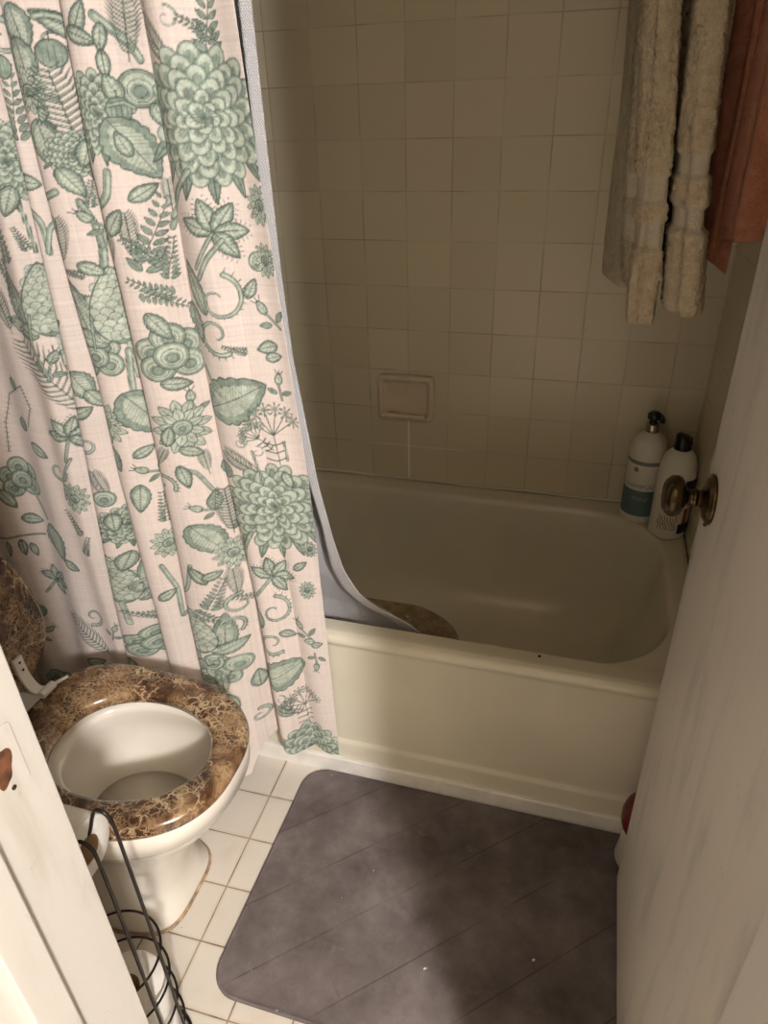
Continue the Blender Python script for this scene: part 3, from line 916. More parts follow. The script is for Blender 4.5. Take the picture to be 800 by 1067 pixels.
bm = bmesh.new(); lathe(bm, [(0, 0), (.0022, .0), (.0026, .002), (.0015, .004), (0, .0045)], 12, Matrix.Translation((dx0, -.866, KZ-.037)) @ Matrix.Rotation(-PI/2, 4, 'Y'))
obj('screw', bm, M_BRASS, rz_)
bm = bmesh.new(); box(bm, dx0+.006, dx1-.006, -.8125, -.8105, .855, .915); obj('latch_plate', bm, M_BRASS, door, smooth=False)
for zz in (.25, 1.75):
    bm = bmesh.new(); lathe(bm, [(0, -.045), (.006, -.045), (.006, .045), (0, .045)], 16, Matrix.Translation((dx1+.004, -1.372, zz))); obj('hinge', bm, M_BRASS, door)

# ------------------------------------------------------------------ bathtub
tub = thing('bathtub', 'cream enamelled bathtub set against the tiled back wall', 'bathtub', (0, 0, 0))
ZR = .405
X0, X1, Y0, Y1 = XL+.002, XR-.002, -.695, -.002
bm = bmesh.new()
K_ = dict(k=14, nx=44, ny=20)
L = [rrect(X0, X1, Y0, Y1, .004, ZR-.03, **K_), rrect(X0, X1, Y0, Y1, .004, ZR+.000, **K_),
     rrect(X0+.004, X1-.003, Y0+.006, Y1-.010, .006, ZR+.005, **K_), rrect(X0+.03, X1-.012, Y0+.02, Y1-.022, .03, ZR+.003, **K_),
     rrect(X0+.09, X1-.042, Y0+.032, Y1-.050, .19, ZR+.0005, **K_), rrect(X0+.094, X1-.046, Y0+.037, Y1-.055, .187, ZR-.0005, **K_),
     rrect(X0+.099, X1-.051, Y0+.042, Y1-.060, .184, ZR-.006, **K_), rrect(X0+.103, X1-.055, Y0+.046, Y1-.064, .18, ZR-.018, **K_),
     rrect(X0+.112, X1-.066, Y0+.052, Y1-.070, .175, ZR-.08, **K_), rrect(X0+.125, X1-.095, Y0+.063, Y1-.080, .17, ZR-.18, **K_),
     rrect(X0+.14, X1-.135, Y0+.078, Y1-.094, .165, ZR-.26, **K_), rrect(X0+.152, X1-.165, Y0+.094, Y1-.11, .16, ZR-.295, **K_),
     rrect(X0+.175, X1-.20, Y0+.12, Y1-.135, .14, ZR-.318, **K_), rrect(X0+.22, X1-.26, Y0+.17, Y1-.18, .10, ZR-.326, **K_),
     rrect(X0+.30, X1-.36, Y0+.25, Y1-.26, .06, ZR-.328, **K_)]
loft(bm, L, cap1=True)
obj('basin', bm, M_CERAM, tub)
bm = bmesh.new()
prof = [(-.655, .4085), (-.672, .4085), (-.684, .4090), (-.694, .4070), (-.7005, .4020), (-.7035, .3950), (-.7028, .3860), (-.6985, .3810), (-.6965, .3770), (-.6950, .370),
        (-.6925, .30), (-.6890, .115), (-.6885, .099), (-.6892, .0950), (-.6955, .0915), (-.6962, .087), (-.6962, .050), (-.6962, .002), (-.66, .002)]
NX = 40
rows = [[(X0+(X1-X0)*i/NX, y, z) for y, z in prof] for i in range(NX+1)]
loft(bm, rows, closed=False)
obj('apron', bm, M_CERAM, tub)
for name, (cx, cy, cz) in (('drain', (-.50, -.35, ZR-.328)),):
    bm = bmesh.new(); lathe(bm, [(0, .001), (.035, .001), (.036, .003), (.03, .004), (.012, .006), (0, .006)], 32, Matrix.Translation((cx, cy, cz))); obj(name, bm, M_STEEL, tub)
bm = bmesh.new(); lathe(bm, [(0, 0), (.0032, 0), (.0028, .0012), (0, .0016)], 12, Matrix.Translation((.427, -.664, ZR+.0035)))
# small dark chip in the rim enamel is part of the tub
obj('chip', bm, M_HOLE, tub)
# white strip at the foot of the apron
bm = bmesh.new()
pr_ = [(-.6965, .046), (-.7035, .046), (-.7060, .043), (-.7062, .004), (-.7062, 0), (-.6965, 0)]
loft(bm, [[(X0+(X1-X0)*i/8, y, z) for y, z in pr_] for i in range(9)], closed=False)
struct('trim_1', bm, M_WHITE, label='white trim strip along the foot of the bathtub')
# caulk bead along the wall
bm = bmesh.new(); tube(bm, [(x, -.0035, ZR+.006+.0012*math.sin(x*23)) for x in np.linspace(X0+.01, X1-.01, 40)], .0038, 8)
struct('trim_5', bm, M_CERAM, smooth=True, label='caulk bead between tub and tiled wall')

# oval mat inside the tub
bm = bmesh.new()
tm = [sell(-.155, -.335, .365-e, .205-e, 2.5, ZR-.3275+h, 96) for e, h in ((0, .0005), (-.001, .003), (.0015, .0055), (.006, .006), (.16, .006))]
loft(bm, tm, cap0=True, cap1=True)
n = NT('brown_pebbled_mat', .8, spec=.2); v = n.co()
vo = n.node('ShaderNodeTexVoronoi', {'Vector': v, 'Scale': 130.0}).outputs['Distance']
n.set('Base Color', n.mix(n.maprange(n.noise(v, 40, 4, .7), .35, .65), srgb(158, 138, 114), srgb(188, 168, 142))); n.bump(vo, .9, .004)
tag(obj('tub_mat', bm, n.m), 'brown oval textured mat lying on the bottom of the bathtub', 'bath mat')
bm = bmesh.new(); loft(bm, [sell(.0, 0, .006*k, .0025*k, 2, h, 16) for k, h in ((.9, 0), (1, .0012), (.6, .0025))], cap0=True, cap1=True)
so = obj('paper_scrap', bm, M_PAPER); so.location = (.045, -.215, ZR-.3215); so.rotation_euler = (0, 0, -.5)
tag(so, 'tiny white scrap lying on the brown mat inside the tub', 'scrap')

# ------------------------------------------------------------------ soap dish on the wall
dish = thing('soap_dish', 'cream ceramic soap dish mounted on the tiled back wall', 'soap dish', (-.006, 0, .655))
def dl(w, h, r, d, dz=0): return [(p[0], -d, p[1]+dz) for p in rrect(-w, w, -h, h, r, 0, k=8, nx=10, ny=8)]
bm = bmesh.new()
loft(bm, [dl(.0775, .0635, .016, .0), dl(.0775, .0635, .016, .010), dl(.0755, .0615, .016, .0155), dl(.071, .057, .014, .018), dl(.066, .052, .012, .0175),
          dl(.0625, .0485, .011, .014), dl(.061, .047, .010, .009), dl(.058, .043, .010, .006, .001), dl(.054, .038, .009, .0045, .003)], cap0=True, cap1=True)
obj('dish_body', bm, M_DISH, dish)
bm = bmesh.new()
loft(bm, [[(x, -y, z) for x, y, z in [(sx, .006+q[0], -.047+q[1]) for q in ((0, -.002), (.026, -.003), (.030, .002), (.029, .010), (.025, .011), (.022, .004), (0, .003))]] for sx in np.linspace(-.058, .058, 9)], cap0=True, cap1=True)
obj('shelf', bm, M_DISH, dish)
bm = bmesh.new(); loft(bm, [sell(0, 0, .018*k, .0075*k, 2.4, h, 24) for k, h in ((.85, 0), (1, .002), (.95, .005), (.6, .007))], cap0=True, cap1=True)
s_ = obj('soap_sliver', bm, simple('pink_soap', srgb(214, 158, 146), .4)); s_.location = (-.036, -.0215, .6125)
tag(s_, 'thin sliver of pink soap lying in the wall soap dish', 'soap')

# ------------------------------------------------------------------ bottles
def bottle_body(bm, prof): lathe(bm, prof, 56)
def label_band(name, par, mat, r, z0, z1, a0=0, a1=2*PI, t=.0006, n=64):
    bm = bmesh.new(); full = (a1-a0) > 6.28
    cols = n if full else n+1
    for rr in (r+t,):
        A = [[(rr*math.cos(a0+(a1-a0)*i/n), rr*math.sin(a0+(a1-a0)*i/n), z) for i in range(cols)] for z in (z0, z1)]
        loft(bm, A, closed=full)
    return obj(name, bm, mat, par)
def wrap_text(name, par, txt, size, r, z, a, mat, extrude=.0002):
    cu = bpy.data.curves.new(name, 'FONT'); cu.body = txt; cu.size = size; cu.align_x = 'CENTER'; cu.align_y = 'CENTER'; cu.resolution_u = 3
    tmp = bpy.data.objects.new(name, cu); COL.objects.link(tmp)
    dg = bpy.context.evaluated_depsgraph_get(); me = bpy.data.meshes.new_from_object(tmp.evaluated_get(dg))
    bpy.data.objects.remove(tmp)
    for v in me.vertices:
        th = a + v.co.x/r
        v.co = Vector(((r+.0008)*math.cos(th), (r+.0008)*math.sin(th), z+v.co.y))
    me.name = name; me.materials.clear(); me.materials.append(mat)
    o = bpy.data.objects.new(name, me); COL.objects.link(o); o.parent = par
    return o
FA = -PI/2-.12          # angle of the side facing the camera
b1 = thing('shampoo_bottle', 'white pump bottle with a teal label, in the back right tub corner', 'bottle', (.618, -.068, ZR+.004))
R1 = .0435
bm = bmesh.new()
bottle_body(bm, [(0, 0), (R1*.90, 0), (R1*.98, .003), (R1, .008), (R1, .178), (R1*.985, .190), (R1*.93, .203), (R1*.82, .215), (R1*.66, .2245), (R1*.45, .231), (.0155, .234), (.0150, .240), (0, .240)])
obj('bottle_body', bm, M_BOTTLE, b1)
label_band('teal_panel', b1, M_TEAL, R1, .022, .092)['label'] = 'teal label panel around the lower half'
label_band('grey_band', b1, M_GREYBAND, R1, .160, .170)
wrap_text('lettering', b1, 'SHAMPOO', .0150, R1, .104, FA-.12, M_GREYBAND)
wrap_text('small_lettering', b1, 'hydrating  daily  care\nfor  all  hair  types', .0048, R1, .070, FA, M_BOTTLE)
bm = bmesh.new(); lathe(bm, [(0, 0), (.006, .001), (.0045, .003), (0, .0035)], 14, Matrix.Rotation(FA+PI/2-.45, 4, 'Z') @ Matrix.Translation((0, -R1-.0002, .147)) @ Matrix.Rotation(PI/2, 4, 'X') @ Matrix.Scale(.25, 4, (0, 0, 1)))
obj('leaf_mark', bm, M_GREYBAND, b1)
bm = bmesh.new(); lathe(bm, [(0, .234), (.0158, .234), (.0162, .236), (.0162, .252), (.0150, .255), (0, .255)], 32); obj('collar', bm, M_STEEL, b1)
bm = bmesh.new()
lathe(bm, [(0, .254), (.011, .254), (.0085, .258), (.0085, .264), (.0150, .267), (.0160, .272), (.0150, .279), (.010, .283), (0, .284)], 28)
tube(bm, smoothpath([(0, 0, .276), (.008, -.005, .277), (.015, -.010, .274), (.018, -.012, .267), (.0185, -.0125, .262)], 4), [.0075]*5+[.0065]*8+[.0055]*4, 10)
obj('pump', bm, M_DARK, b1)

b2 = thing('conditioner_bottle', 'white bottle with a flat black cap, beside the pump bottle and behind the brass knob', 'bottle', (.683, -.132, ZR+.004))
R2 = .0425
bm = bmesh.new()
bottle_body(bm, [(0, 0), (R2*.90, 0), (R2*.98, .003), (R2, .009), (R2, .165), (R2*.975, .180), (R2*.90, .196), (R2*.78, .209), (R2*.6, .218), (.022, .222), (.0165, .224), (.0165, .228), (0, .228)])
obj('bottle_body', bm, M_BOTTLE, b2)
bm = bmesh.new(); lathe(bm, [(0, .224), (.0195, .224), (.0200, .227), (.0188, .250), (.0180, .258), (.014, .262), (0, .2635)], 36)
c2 = obj('cap', bm, M_DARK, b2)
for v in c2.data.vertices:
    if v.co.z > .255: v.co.z -= (v.co.x+.018)*.28
label_band('navy_panel', b2, M_NAVY, R2, .118, .160, FA+.55, FA+1.6)
label_band('navy_panel', b2, M_NAVY, R2, .018, .045, FA+.55, FA+1.6)
label_band('red_panel', b2, simple('dull_red_print', srgb(150, 70, 66), .5), R2, .045, .085, FA+.75, FA+1.05)
for k in range(7):
    bm = bmesh.new(); x = -.55+.15*k
    pts = smoothpath([((R2+.0008)*math.cos(FA+x+dx), (R2+.0008)*math.sin(FA+x+dx), z) for dx, z in ((0, .028), (.05+.02*(k % 3), .037), (-.05, .047), (.06, .056), (.0, .066-.004*(k % 2)))], 5)
    tube(bm, pts, .0011, 6); obj('leaf_print', bm, M_TAN, b2)
wrap_text('lettering', b2, 'CONDITIONER', .0085, R2, .112, FA-.10, M_TAN)

# ------------------------------------------------------------------ shower curtain and liner
bm = bmesh.new(); lathe(bm, [(0, 0), (.0125, 0), (.0125, XR-XL), (0, XR-XL)], 24, Matrix.Translation((XL, -.735, 2.03)) @ Matrix.Rotation(PI/2, 4, 'Y'))
rod = obj('curtain_rod', bm, M_STEEL); tag(rod, 'metal shower curtain rod spanning above the tub', 'curtain rod')
GX, GY, GZ = curtain_grid()
nr, nc = GX.shape
cl = Cloth(float(S_REF[-1]), 2.0)
build_pattern(cl, MOTIFS)
SS, TT = np.meshgrid(S_REF, ZROWS)
fi = np.clip(GZ/PXM, 0, cl.h-2); fj = np.clip(SS/PXM, 0, cl.w-2)
i0 = fi.astype(int); j0 = fj.astype(int); di = (fi-i0)[..., None]; dj = (fj-j0)[..., None]
CC_ = (cl.im[i0, j0]*(1-di)*(1-dj)+cl.im[i0+1, j0]*di*(1-dj)+cl.im[i0, j0+1]*(1-di)*dj+cl.im[i0+1, j0+1]*di*dj)
def grid_mesh(name, X, Y, Z, mat):
    r, c = X.shape
    me = bpy.data.meshes.new(name)
    co = np.stack([X, Y, Z], -1).reshape(-1, 3).astype(np.float32)
    idx = np.arange(r*c).reshape(r, c)
    q = np.stack([idx[:-1, :-1], idx[:-1, 1:], idx[1:, 1:], idx[1:, :-1]], -1).reshape(-1, 4)
    me.vertices.add(len(co)); me.vertices.foreach_set('co', co.ravel())
    me.loops.add(q.size); me.loops.foreach_set('vertex_index', q.ravel().astype(np.int32))
    me.polygons.add(len(q)); me.polygons.foreach_set('loop_start', (np.arange(len(q))*4).astype(np.int32))
    me.polygons.foreach_set('use_smooth', np.ones(len(q), bool))
    me.update(calc_edges=True); me.validate()
    me.materials.append(mat)
    o = bpy.data.objects.new(name, me); COL.objects.link(o)
    return o
n = NT('printed_linen', .9, spec=.1)
att = n.t.nodes.new('ShaderNodeVertexColor'); att.layer_name = 'print'
v = n.co(); sx, sy, sz = n.xyz(v)[0:3]
n.set('Base Color', att.outputs[0])
wx = n.node('ShaderNodeTexWave', {'Vector': v, 'Scale': 420.0, 'Distortion': 1.5}, bands_direction='Z').outputs[1]
n.bump(wx, .25, .0006)
n.set('Sheen Weight', .1)
cur = grid_mesh('shower_curtain', GX, GY, GZ, n.m)
ca = cur.data.color_attributes.new('print', 'FLOAT_COLOR', 'POINT')
rgba = np.ones((nr*nc, 4), np.float32); rgba[:, :3] = CC_.reshape(-1, 3)
ca.data.foreach_set('color', rgba.ravel())
sd = cur.modifiers.new('Cloth thickness', 'SOLIDIFY'); sd.thickness = .0009; sd.offset = 1
tag(cur, 'pink linen shower curtain with green floral print hanging in folds', 'shower curtain')
for k, x in enumerate(np.linspace(-.70, -.08, 9)):
    bm = bmesh.new()
    tube(bm, [(x, -.735+.030*math.cos(t), 2.017+.030*math.sin(t)) for t in np.linspace(0, 2*PI, 24, endpoint=False)], .0018, 6, closed=True)
    h = obj('curtain_ring', bm, M_STEEL, cur)

# liner: waffle weave, right edge flaring over the tub rim at the bottom
ZL = np.array([0.13, .20, .30, .37, .41, .44, .48, .53, .60, .72, .85, .97, 1.10, 1.28, 1.46, 2.0])
RX = np.array([.28, .25, .21, .20, .163, .108, .062, .034, .016, -.006, -.020, -.033, -.039, -.042, -.044, -.046])
def liner_row(z):
    xr = np.interp(z, ZL, RX)
    lo = np.clip((.85-z)/.5, 0, 1)
    # plan-view polyline: hidden left part, valley, waffle ridge, edge
    u = np.linspace(0, 1, 70)
    e = np.clip((.62-z)/.25, 0, 1)
    cx = [-.70, -.55, -.40, -.28, -.18, -.13, -.098, xr-.026-.03*lo, xr-.018-.035*e, xr]
    cy = [-.672, -.628, -.664, -.625, -.660, -.640, -.600, -.606, -.662+.02*lo, -.652-.006*e]
    k = np.linspace(0, 1, len(cx))
    x = np.interp(u, k, cx); y = np.interp(u, k, cy)
    for _ in range(3):
        x[1:-1] = (x[:-2]+2*x[1:-1]+x[2:])/4; y[1:-1] = (y[:-2]+2*y[1:-1]+y[2:])/4
    y = y + .02*np.clip((.46-z)/.1, 0, 1)      # leans against the inside of the tub
    return x, y
zl = np.linspace(0, 1, 180)
LXg = []; LYg = []; LZg = []
for q in zl:
    z = .17+(2.0-.17)*q**1.25
    x, y = liner_row(z)
    hz = np.interp(np.linspace(0, 1, 70), [0, .56, .70, .78, 1], [.26, .26, .30, .17, .22])
    zz = z + (hz-.17)*(1-q)**6
    LXg.append(x); LYg.append(y); LZg.append(zz)
n = NT('waffle_liner', .85, spec=.15)
v = n.co(); sx, sy, sz = n.xyz(v)[0:3]
u_ = n.math('ADD', n.math('MULTIPLY', sx, 1.0), n.math('MULTIPLY', sz, .12))
g1 = n.math('SINE', n.math('MULTIPLY', n.math('ADD', u_, sz), 900.0)); g2 = n.math('SINE', n.math('MULTIPLY', n.math('SUBTRACT', u_, sz), 900.0))
w = n.math('MULTIPLY', g1, g2)
wm = n.maprange(n.math('ABSOLUTE', w), 0, .7)
n.set('Base Color', n.mix(wm, srgb(158, 158, 164), srgb(208, 204, 202)))
n.bump(w, .5, .001)
lin = grid_mesh('shower_liner', np.array(LXg), np.array(LYg), np.array(LZg), n.m)
sd = lin.modifiers.new('Cloth thickness', 'SOLIDIFY'); sd.thickness = .0008
tag(lin, 'pale grey waffle weave shower liner hanging inside the tub behind the floral curtain', 'shower liner')

# ------------------------------------------------------------------ toilet
CY = -1.050
toi = thing('toilet', 'white toilet with a brown marble seat and raised lid', 'toilet', (0, 0, 0))
bm = bmesh.new()
N = 96
outer = [sell(-.385, CY, .215, .108, 4.2, 0, N), sell(-.385, CY, .215, .108, 4.2, .012, N), sell(-.383, CY, .207, .100, 3.0, .025, N), sell(-.378, CY, .203, .096, 2.8, .08, N),
         sell(-.365, CY, .205, .098, 2.6, .14, N), sell(-.335, CY, .205, .110, 2.5, .20, N), sell(-.300, CY, .205, .128, 2.4, .25, N), sell(-.265, CY, .205, .148, 2.35, .295, N),
         sell(-.242, CY, .203, .164, 2.3, .330, N), sell(-.238, CY, .203, .168, 2.3, .343, N), sell(-.236, CY, .208, .173, 2.3, .348, N), sell(-.235, CY, .209, .174, 2.3, .380, N),
         sell(-.235, CY, .206, .171, 2.3, .389, N), sell(-.235, CY, .195, .160, 2.3, .392, N),
         sell(-.205, CY-.004, .142, .112, 2.2, .392, N), sell(-.205, CY-.004, .136, .106, 2.2, .388, N), sell(-.205, CY-.004, .134, .104, 2.2, .375, N),
         sell(-.205, CY-.004, .140, .112, 2.2, .350, N), sell(-.212, CY, .137, .110, 2.1, .310, N), sell(-.222, CY, .118, .094, 2.0, .255, N), sell(-.235, CY, .088, .07, 2.0, .20, N), sell(-.245, CY, .05, .045, 2.0, .15, N)]
loft(bm, outer, cap0=True, cap1=True)
obj('bowl', bm, M_TOILET, toi)
bm = bmesh.new()
loft(bm, [sell(-.228, CY, .105, .084, 2, .229, 64), sell(-.228, CY, .106, .085, 2, .2305, 64)], cap0=True, cap1=True)
n = NT('bowl_water', .04, srgb(190, 184, 170), spec=.5); n.set('Base Color', (*srgb(196, 188, 172), 1)); obj('water', bm, n.m, toi)
bm = bmesh.new()
deck = [[(p[0], p[1], z) for p in rrect(-.63, -.40, CY-w, CY+w, .03, 0, k=8, nx=10, ny=10)] for w, z in ((.08, .16), (.09, .27), (.095, .33), (.097, .352), (.092, .356))]
loft(bm, deck, cap0=True, cap1=True); obj('rear_deck', bm, M_TOILET, toi)
bm = bmesh.new()
tk = [[(p[0], p[1], z) for p in rrect(-.785+e, -.60-e, CY-.22+e, CY+.195-e, .03, 0, k=8, nx=10, ny=10)] for e, z in ((.02, .392), (.012, .41), (.004, .50), (0, .66), (0, .70))]
loft(bm, tk, cap0=True, cap1=True); obj('tank', bm, M_TOILET, toi)
bm = bmesh.new()
tk = [[(p[0], p[1], z) for p in rrect(-.792+e, -.592-e, CY-.228+e, CY+.203-e, .03, 0, k=8, nx=10, ny=10)] for e, z in ((.004, .70), (0, .704), (0, .722), (.006, .732), (.02, .735))]
loft(bm, tk, cap0=True, cap1=True); obj('tank_lid', bm, M_TOILET, toi)
# marble seat ring
def seat_loop(a, b, z, e=2.3, cx=-.224, cy=CY-.010, egg=.06):
    A_ = sell(cx, cy, a, b, e, z, N, egg)
    B_ = sell(cx, cy, a*1.03, b, 3.6, z, N, egg) if e > 2.4 else A_
    return [(q if q[0] < cx else p) for p, q in zip(A_, B_)]
bm = bmesh.new()
hc = dict(cx=-.210, cy=CY-.014, e=2.1)
S = [seat_loop(.194, .158, .396, 2.5), seat_loop(.203, .167, .400, 2.5), seat_loop(.2065, .1705, .408, 2.5), seat_loop(.2045, .1685, .417, 2.5), seat_loop(.198, .162, .423, 2.5), seat_loop(.188, .152, .425, 2.5),
     seat_loop(.150, .115, .424, **hc), seat_loop(.143, .108, .420, **hc), seat_loop(.138, .108, .412, **hc), seat_loop(.139, .109, .402, **hc), seat_loop(.144, .114, .396, **hc)]
rows = loft(bm, S)
a, b = rows[-1], rows[0]
for i in range(N): bm.faces.new((a[i], a[(i+1) % N], b[(i+1) % N], b[i]))
seat = obj('seat', bm, M_MARBLE, toi); seat['label'] = 'brown marble patterned toilet seat'
# raised lid, built lying then turned up about its hinge
bm = bmesh.new()
def lid_loop(k, x):
    out = []
    for i in range(N):
        t = 2*PI*i/N; c, s = math.cos(t), math.sin(t)
        yy = .162*k*math.copysign(abs(s)**(2/2.3), s)*(1-.0*c)
        zz = (.235 if c > 0 else .115)*k*math.copysign(abs(c)**(2/2.3), c)
        out.append((x, yy, zz+.125))
    return out
loft(bm, [lid_loop(.93, 0), lid_loop(.985, .003), lid_loop(1, .008), lid_loop(.985, .014), lid_loop(.93, .017)], cap0=True, cap1=True)
lid = obj('lid', bm, M_MARBLE, toi); lid.location = (-.484, CY-.004, .408); lid.rotation_euler = (0, -math.radians(12), 0)
lid['label'] = 'raised brown marble patterned lid'
for sy in (.048, -.075):
    bm = bmesh.new()
    y = CY+sy
    arm = smoothpath([(-.466, y, .498), (-.462, y-.002, .470), (-.452, y-.004, .446), (-.436, y-.006, .434), (-.420, y, .434)], 5)
    for p0 in (arm,):
        loops = []
        for i, p in enumerate(p0):
            w_ = .010; t_ = .003
            d = (p0[min(i+1, len(p0)-1)]-p0[max(i-1, 0)]).normalized(); nrm = Vector((-d.z, 0, d.x))
            loops.append([p+Vector((0, w_, 0))+nrm*t_, p+Vector((0, -w_, 0))+nrm*t_, p+Vector((0, -w_, 0))-nrm*t_, p+Vector((0, w_, 0))-nrm*t_])
        loft(bm, loops, cap0=True, cap1=True)
    lathe(bm, [(0, -.014), (.0075, -.014), (.008, -.012), (.008, .016), (.007, .018), (0, .018)], 20, Matrix.Translation((-.418, y, .436)) @ Matrix.Rotation(PI/2, 4, 'X'))
    tube(bm, [(-.416, y+.012, .437), (-.406, y+.024, .440), (-.398, y+.032, .443)], [.0035, .003, .0028], 8)
    hg = obj('hinge', bm, M_PLWHITE, toi, smooth='auto')
    for zz in (.490, .474):
        bm = bmesh.new(); lathe(bm, [(0, 0), (.0026, 0), (.0026, .001), (0, .001)], 12, Matrix.Translation((-.4605 if zz > .48 else -.4585, y-.001, zz)) @ Matrix.Rotation(PI/2+.12, 4, 'Y')); obj('screw_hole', bm, M_HOLE, hg)
bm = bmesh.new()
tube(bm, [(x, y, .0015) for x, y, z in sell(-.385, CY, .2165, .1095, 4.2, 0, 90)], .0035, 6, closed=True)
obj('caulk', bm, simple('dirty_caulk', srgb(176, 150, 122), .8, var=.25, scale=60), toi)

# ------------------------------------------------------------------ toilet paper stand and rolls
TX, TY = -.106, -1.308
st_ = thing('paper_stand', 'black wire toilet paper stand between the toilet and the door jamb', 'toilet paper holder', (0, 0, 0))
bm = bmesh.new()
for yy, top in ((TY+.015, .600), (TY-.022, .590)):
    tube(bm, smoothpath([(-.19, TY-.003+(yy-TY)*.55, .552), (-.10, TY-.003+(yy-TY)*.55, .552), (-.078, TY-.003+(yy-TY)*.6, .555), (-.070, yy, top-.016), (-.060, yy, top-.001), (-.046, yy, top-.008), (-.0415, yy, top-.04), (-.0395, yy, .4), (-.0385, yy, .2), (-.038, yy, .01)], 5), .0024, 8)
obj('upright_wires', bm, M_BLACK, st_)
for z in (.283, .212, .145, .078):
    bm = bmesh.new(); tube(bm, [(TX+.0665*math.cos(t), TY-.003+.0665*math.sin(t), z) for t in np.linspace(0, 2*PI, 56, endpoint=False)], .0019, 8, closed=True)
    obj('ring', bm, M_BLACK, st_)
bm = bmesh.new(); tube(bm, [(TX+.0675*math.cos(t), TY-.003+.0675*math.sin(t), .0045) for t in np.linspace(0, 2*PI, 56, endpoint=False)], .0028, 8, closed=True)
for t in (0, PI/2): tube(bm, [(TX+.067*math.cos(t), TY-.003+.067*math.sin(t), .0045), (TX-.067*math.cos(t), TY-.003-.067*math.sin(t), .0045)], .0024, 8)
obj('base', bm, M_BLACK, st_)
def roll(name, label, R, Lh, loc, rot_, tail=None):
    t = thing(name, label, 'toilet paper roll', loc, 0, 'toilet paper rolls on the black wire stand'); t.rotation_euler = rot_
    bm = bmesh.new(); prof = [(.0205, 0), (R-.002, 0), (R, .002), (R, Lh-.002), (R-.002, Lh), (.0205, Lh)]
    loops = [[(r*math.cos(2*PI*i/48), r*math.sin(2*PI*i/48), h) for i in range(48)] for r, h in prof]; loft(bm, loops)
    obj('paper', bm, M_PAPER, t)
    bm = bmesh.new(); loops = [[(r*math.cos(2*PI*i/40), r*math.sin(2*PI*i/40), h) for i in range(40)] for r, h in ((.0206, .0005), (.0206, Lh-.0005), (.0192, Lh-.0005), (.0192, .0005), (.0206, .0005))]; loft(bm, loops)
    obj('cardboard_core', bm, M_CARD, t)
    return t
roll('toilet_paper_roll', 'white toilet paper roll standing upright inside the lower wire rings', .056, .094, (TX, TY-.003, .103), (0, 0, 0))
roll('toilet_paper_roll', 'white toilet paper roll standing at the bottom of the wire stand', .056, .094, (TX, TY-.003, .0085), (0, 0, 0))
roll('toilet_paper_roll', 'white toilet paper roll hung sideways on the top arm of the wire stand', .044, .095, (-.172, TY-.003, .537), (0, PI/2, 0))

# ------------------------------------------------------------------ bath mat on the floor
bm = bmesh.new()
def mloop(e, z): return rrect(-.064+e, .715-e, -1.208+e, -.7075-e, .055-e*.5, z, k=10, nx=30, ny=20)
loft(bm, [mloop(.001, .0005), mloop(0, .0025), mloop(.001, .0055), mloop(.004, .007), mloop(.006, .0062), mloop(.012, .0066), mloop(.05, .0066)], cap0=True, cap1=True)
mat_ = obj('bath_mat', bm, rubber_mat(), smooth='auto')
tag(mat_, 'large grey rubber floor mat with rounded corners in front of the bathtub', 'bath mat')

# ------------------------------------------------------------------ red canister behind the door
rc = thing('toilet_brush_holder', 'red domed container on a pale base, tucked behind the open door', 'container', (.664, -.758, .0068))
bm = bmesh.new(); lathe(bm, [(0, 0), (.046, 0), (.047, .003), (.042, .05), (.039, .092), (.036, .095), (0, .095)], 40); obj('base', bm, M_CLOUD, rc)
bm = bmesh.new(); lathe(bm, [(0, .088), (.034, .088), (.044, .096), (.0485, .112), (.049, .130), (.045, .150), (.034, .166), (.020, .175), (.010, .179), (0, .180)], 40); obj('dome', bm, M_RED, rc)
bm = bmesh.new(); lathe(bm, [(0, .176), (.008, .176), (.007, .30), (.0085, .37), (0, .375)], 20); obj('handle', bm, M_RED, rc)

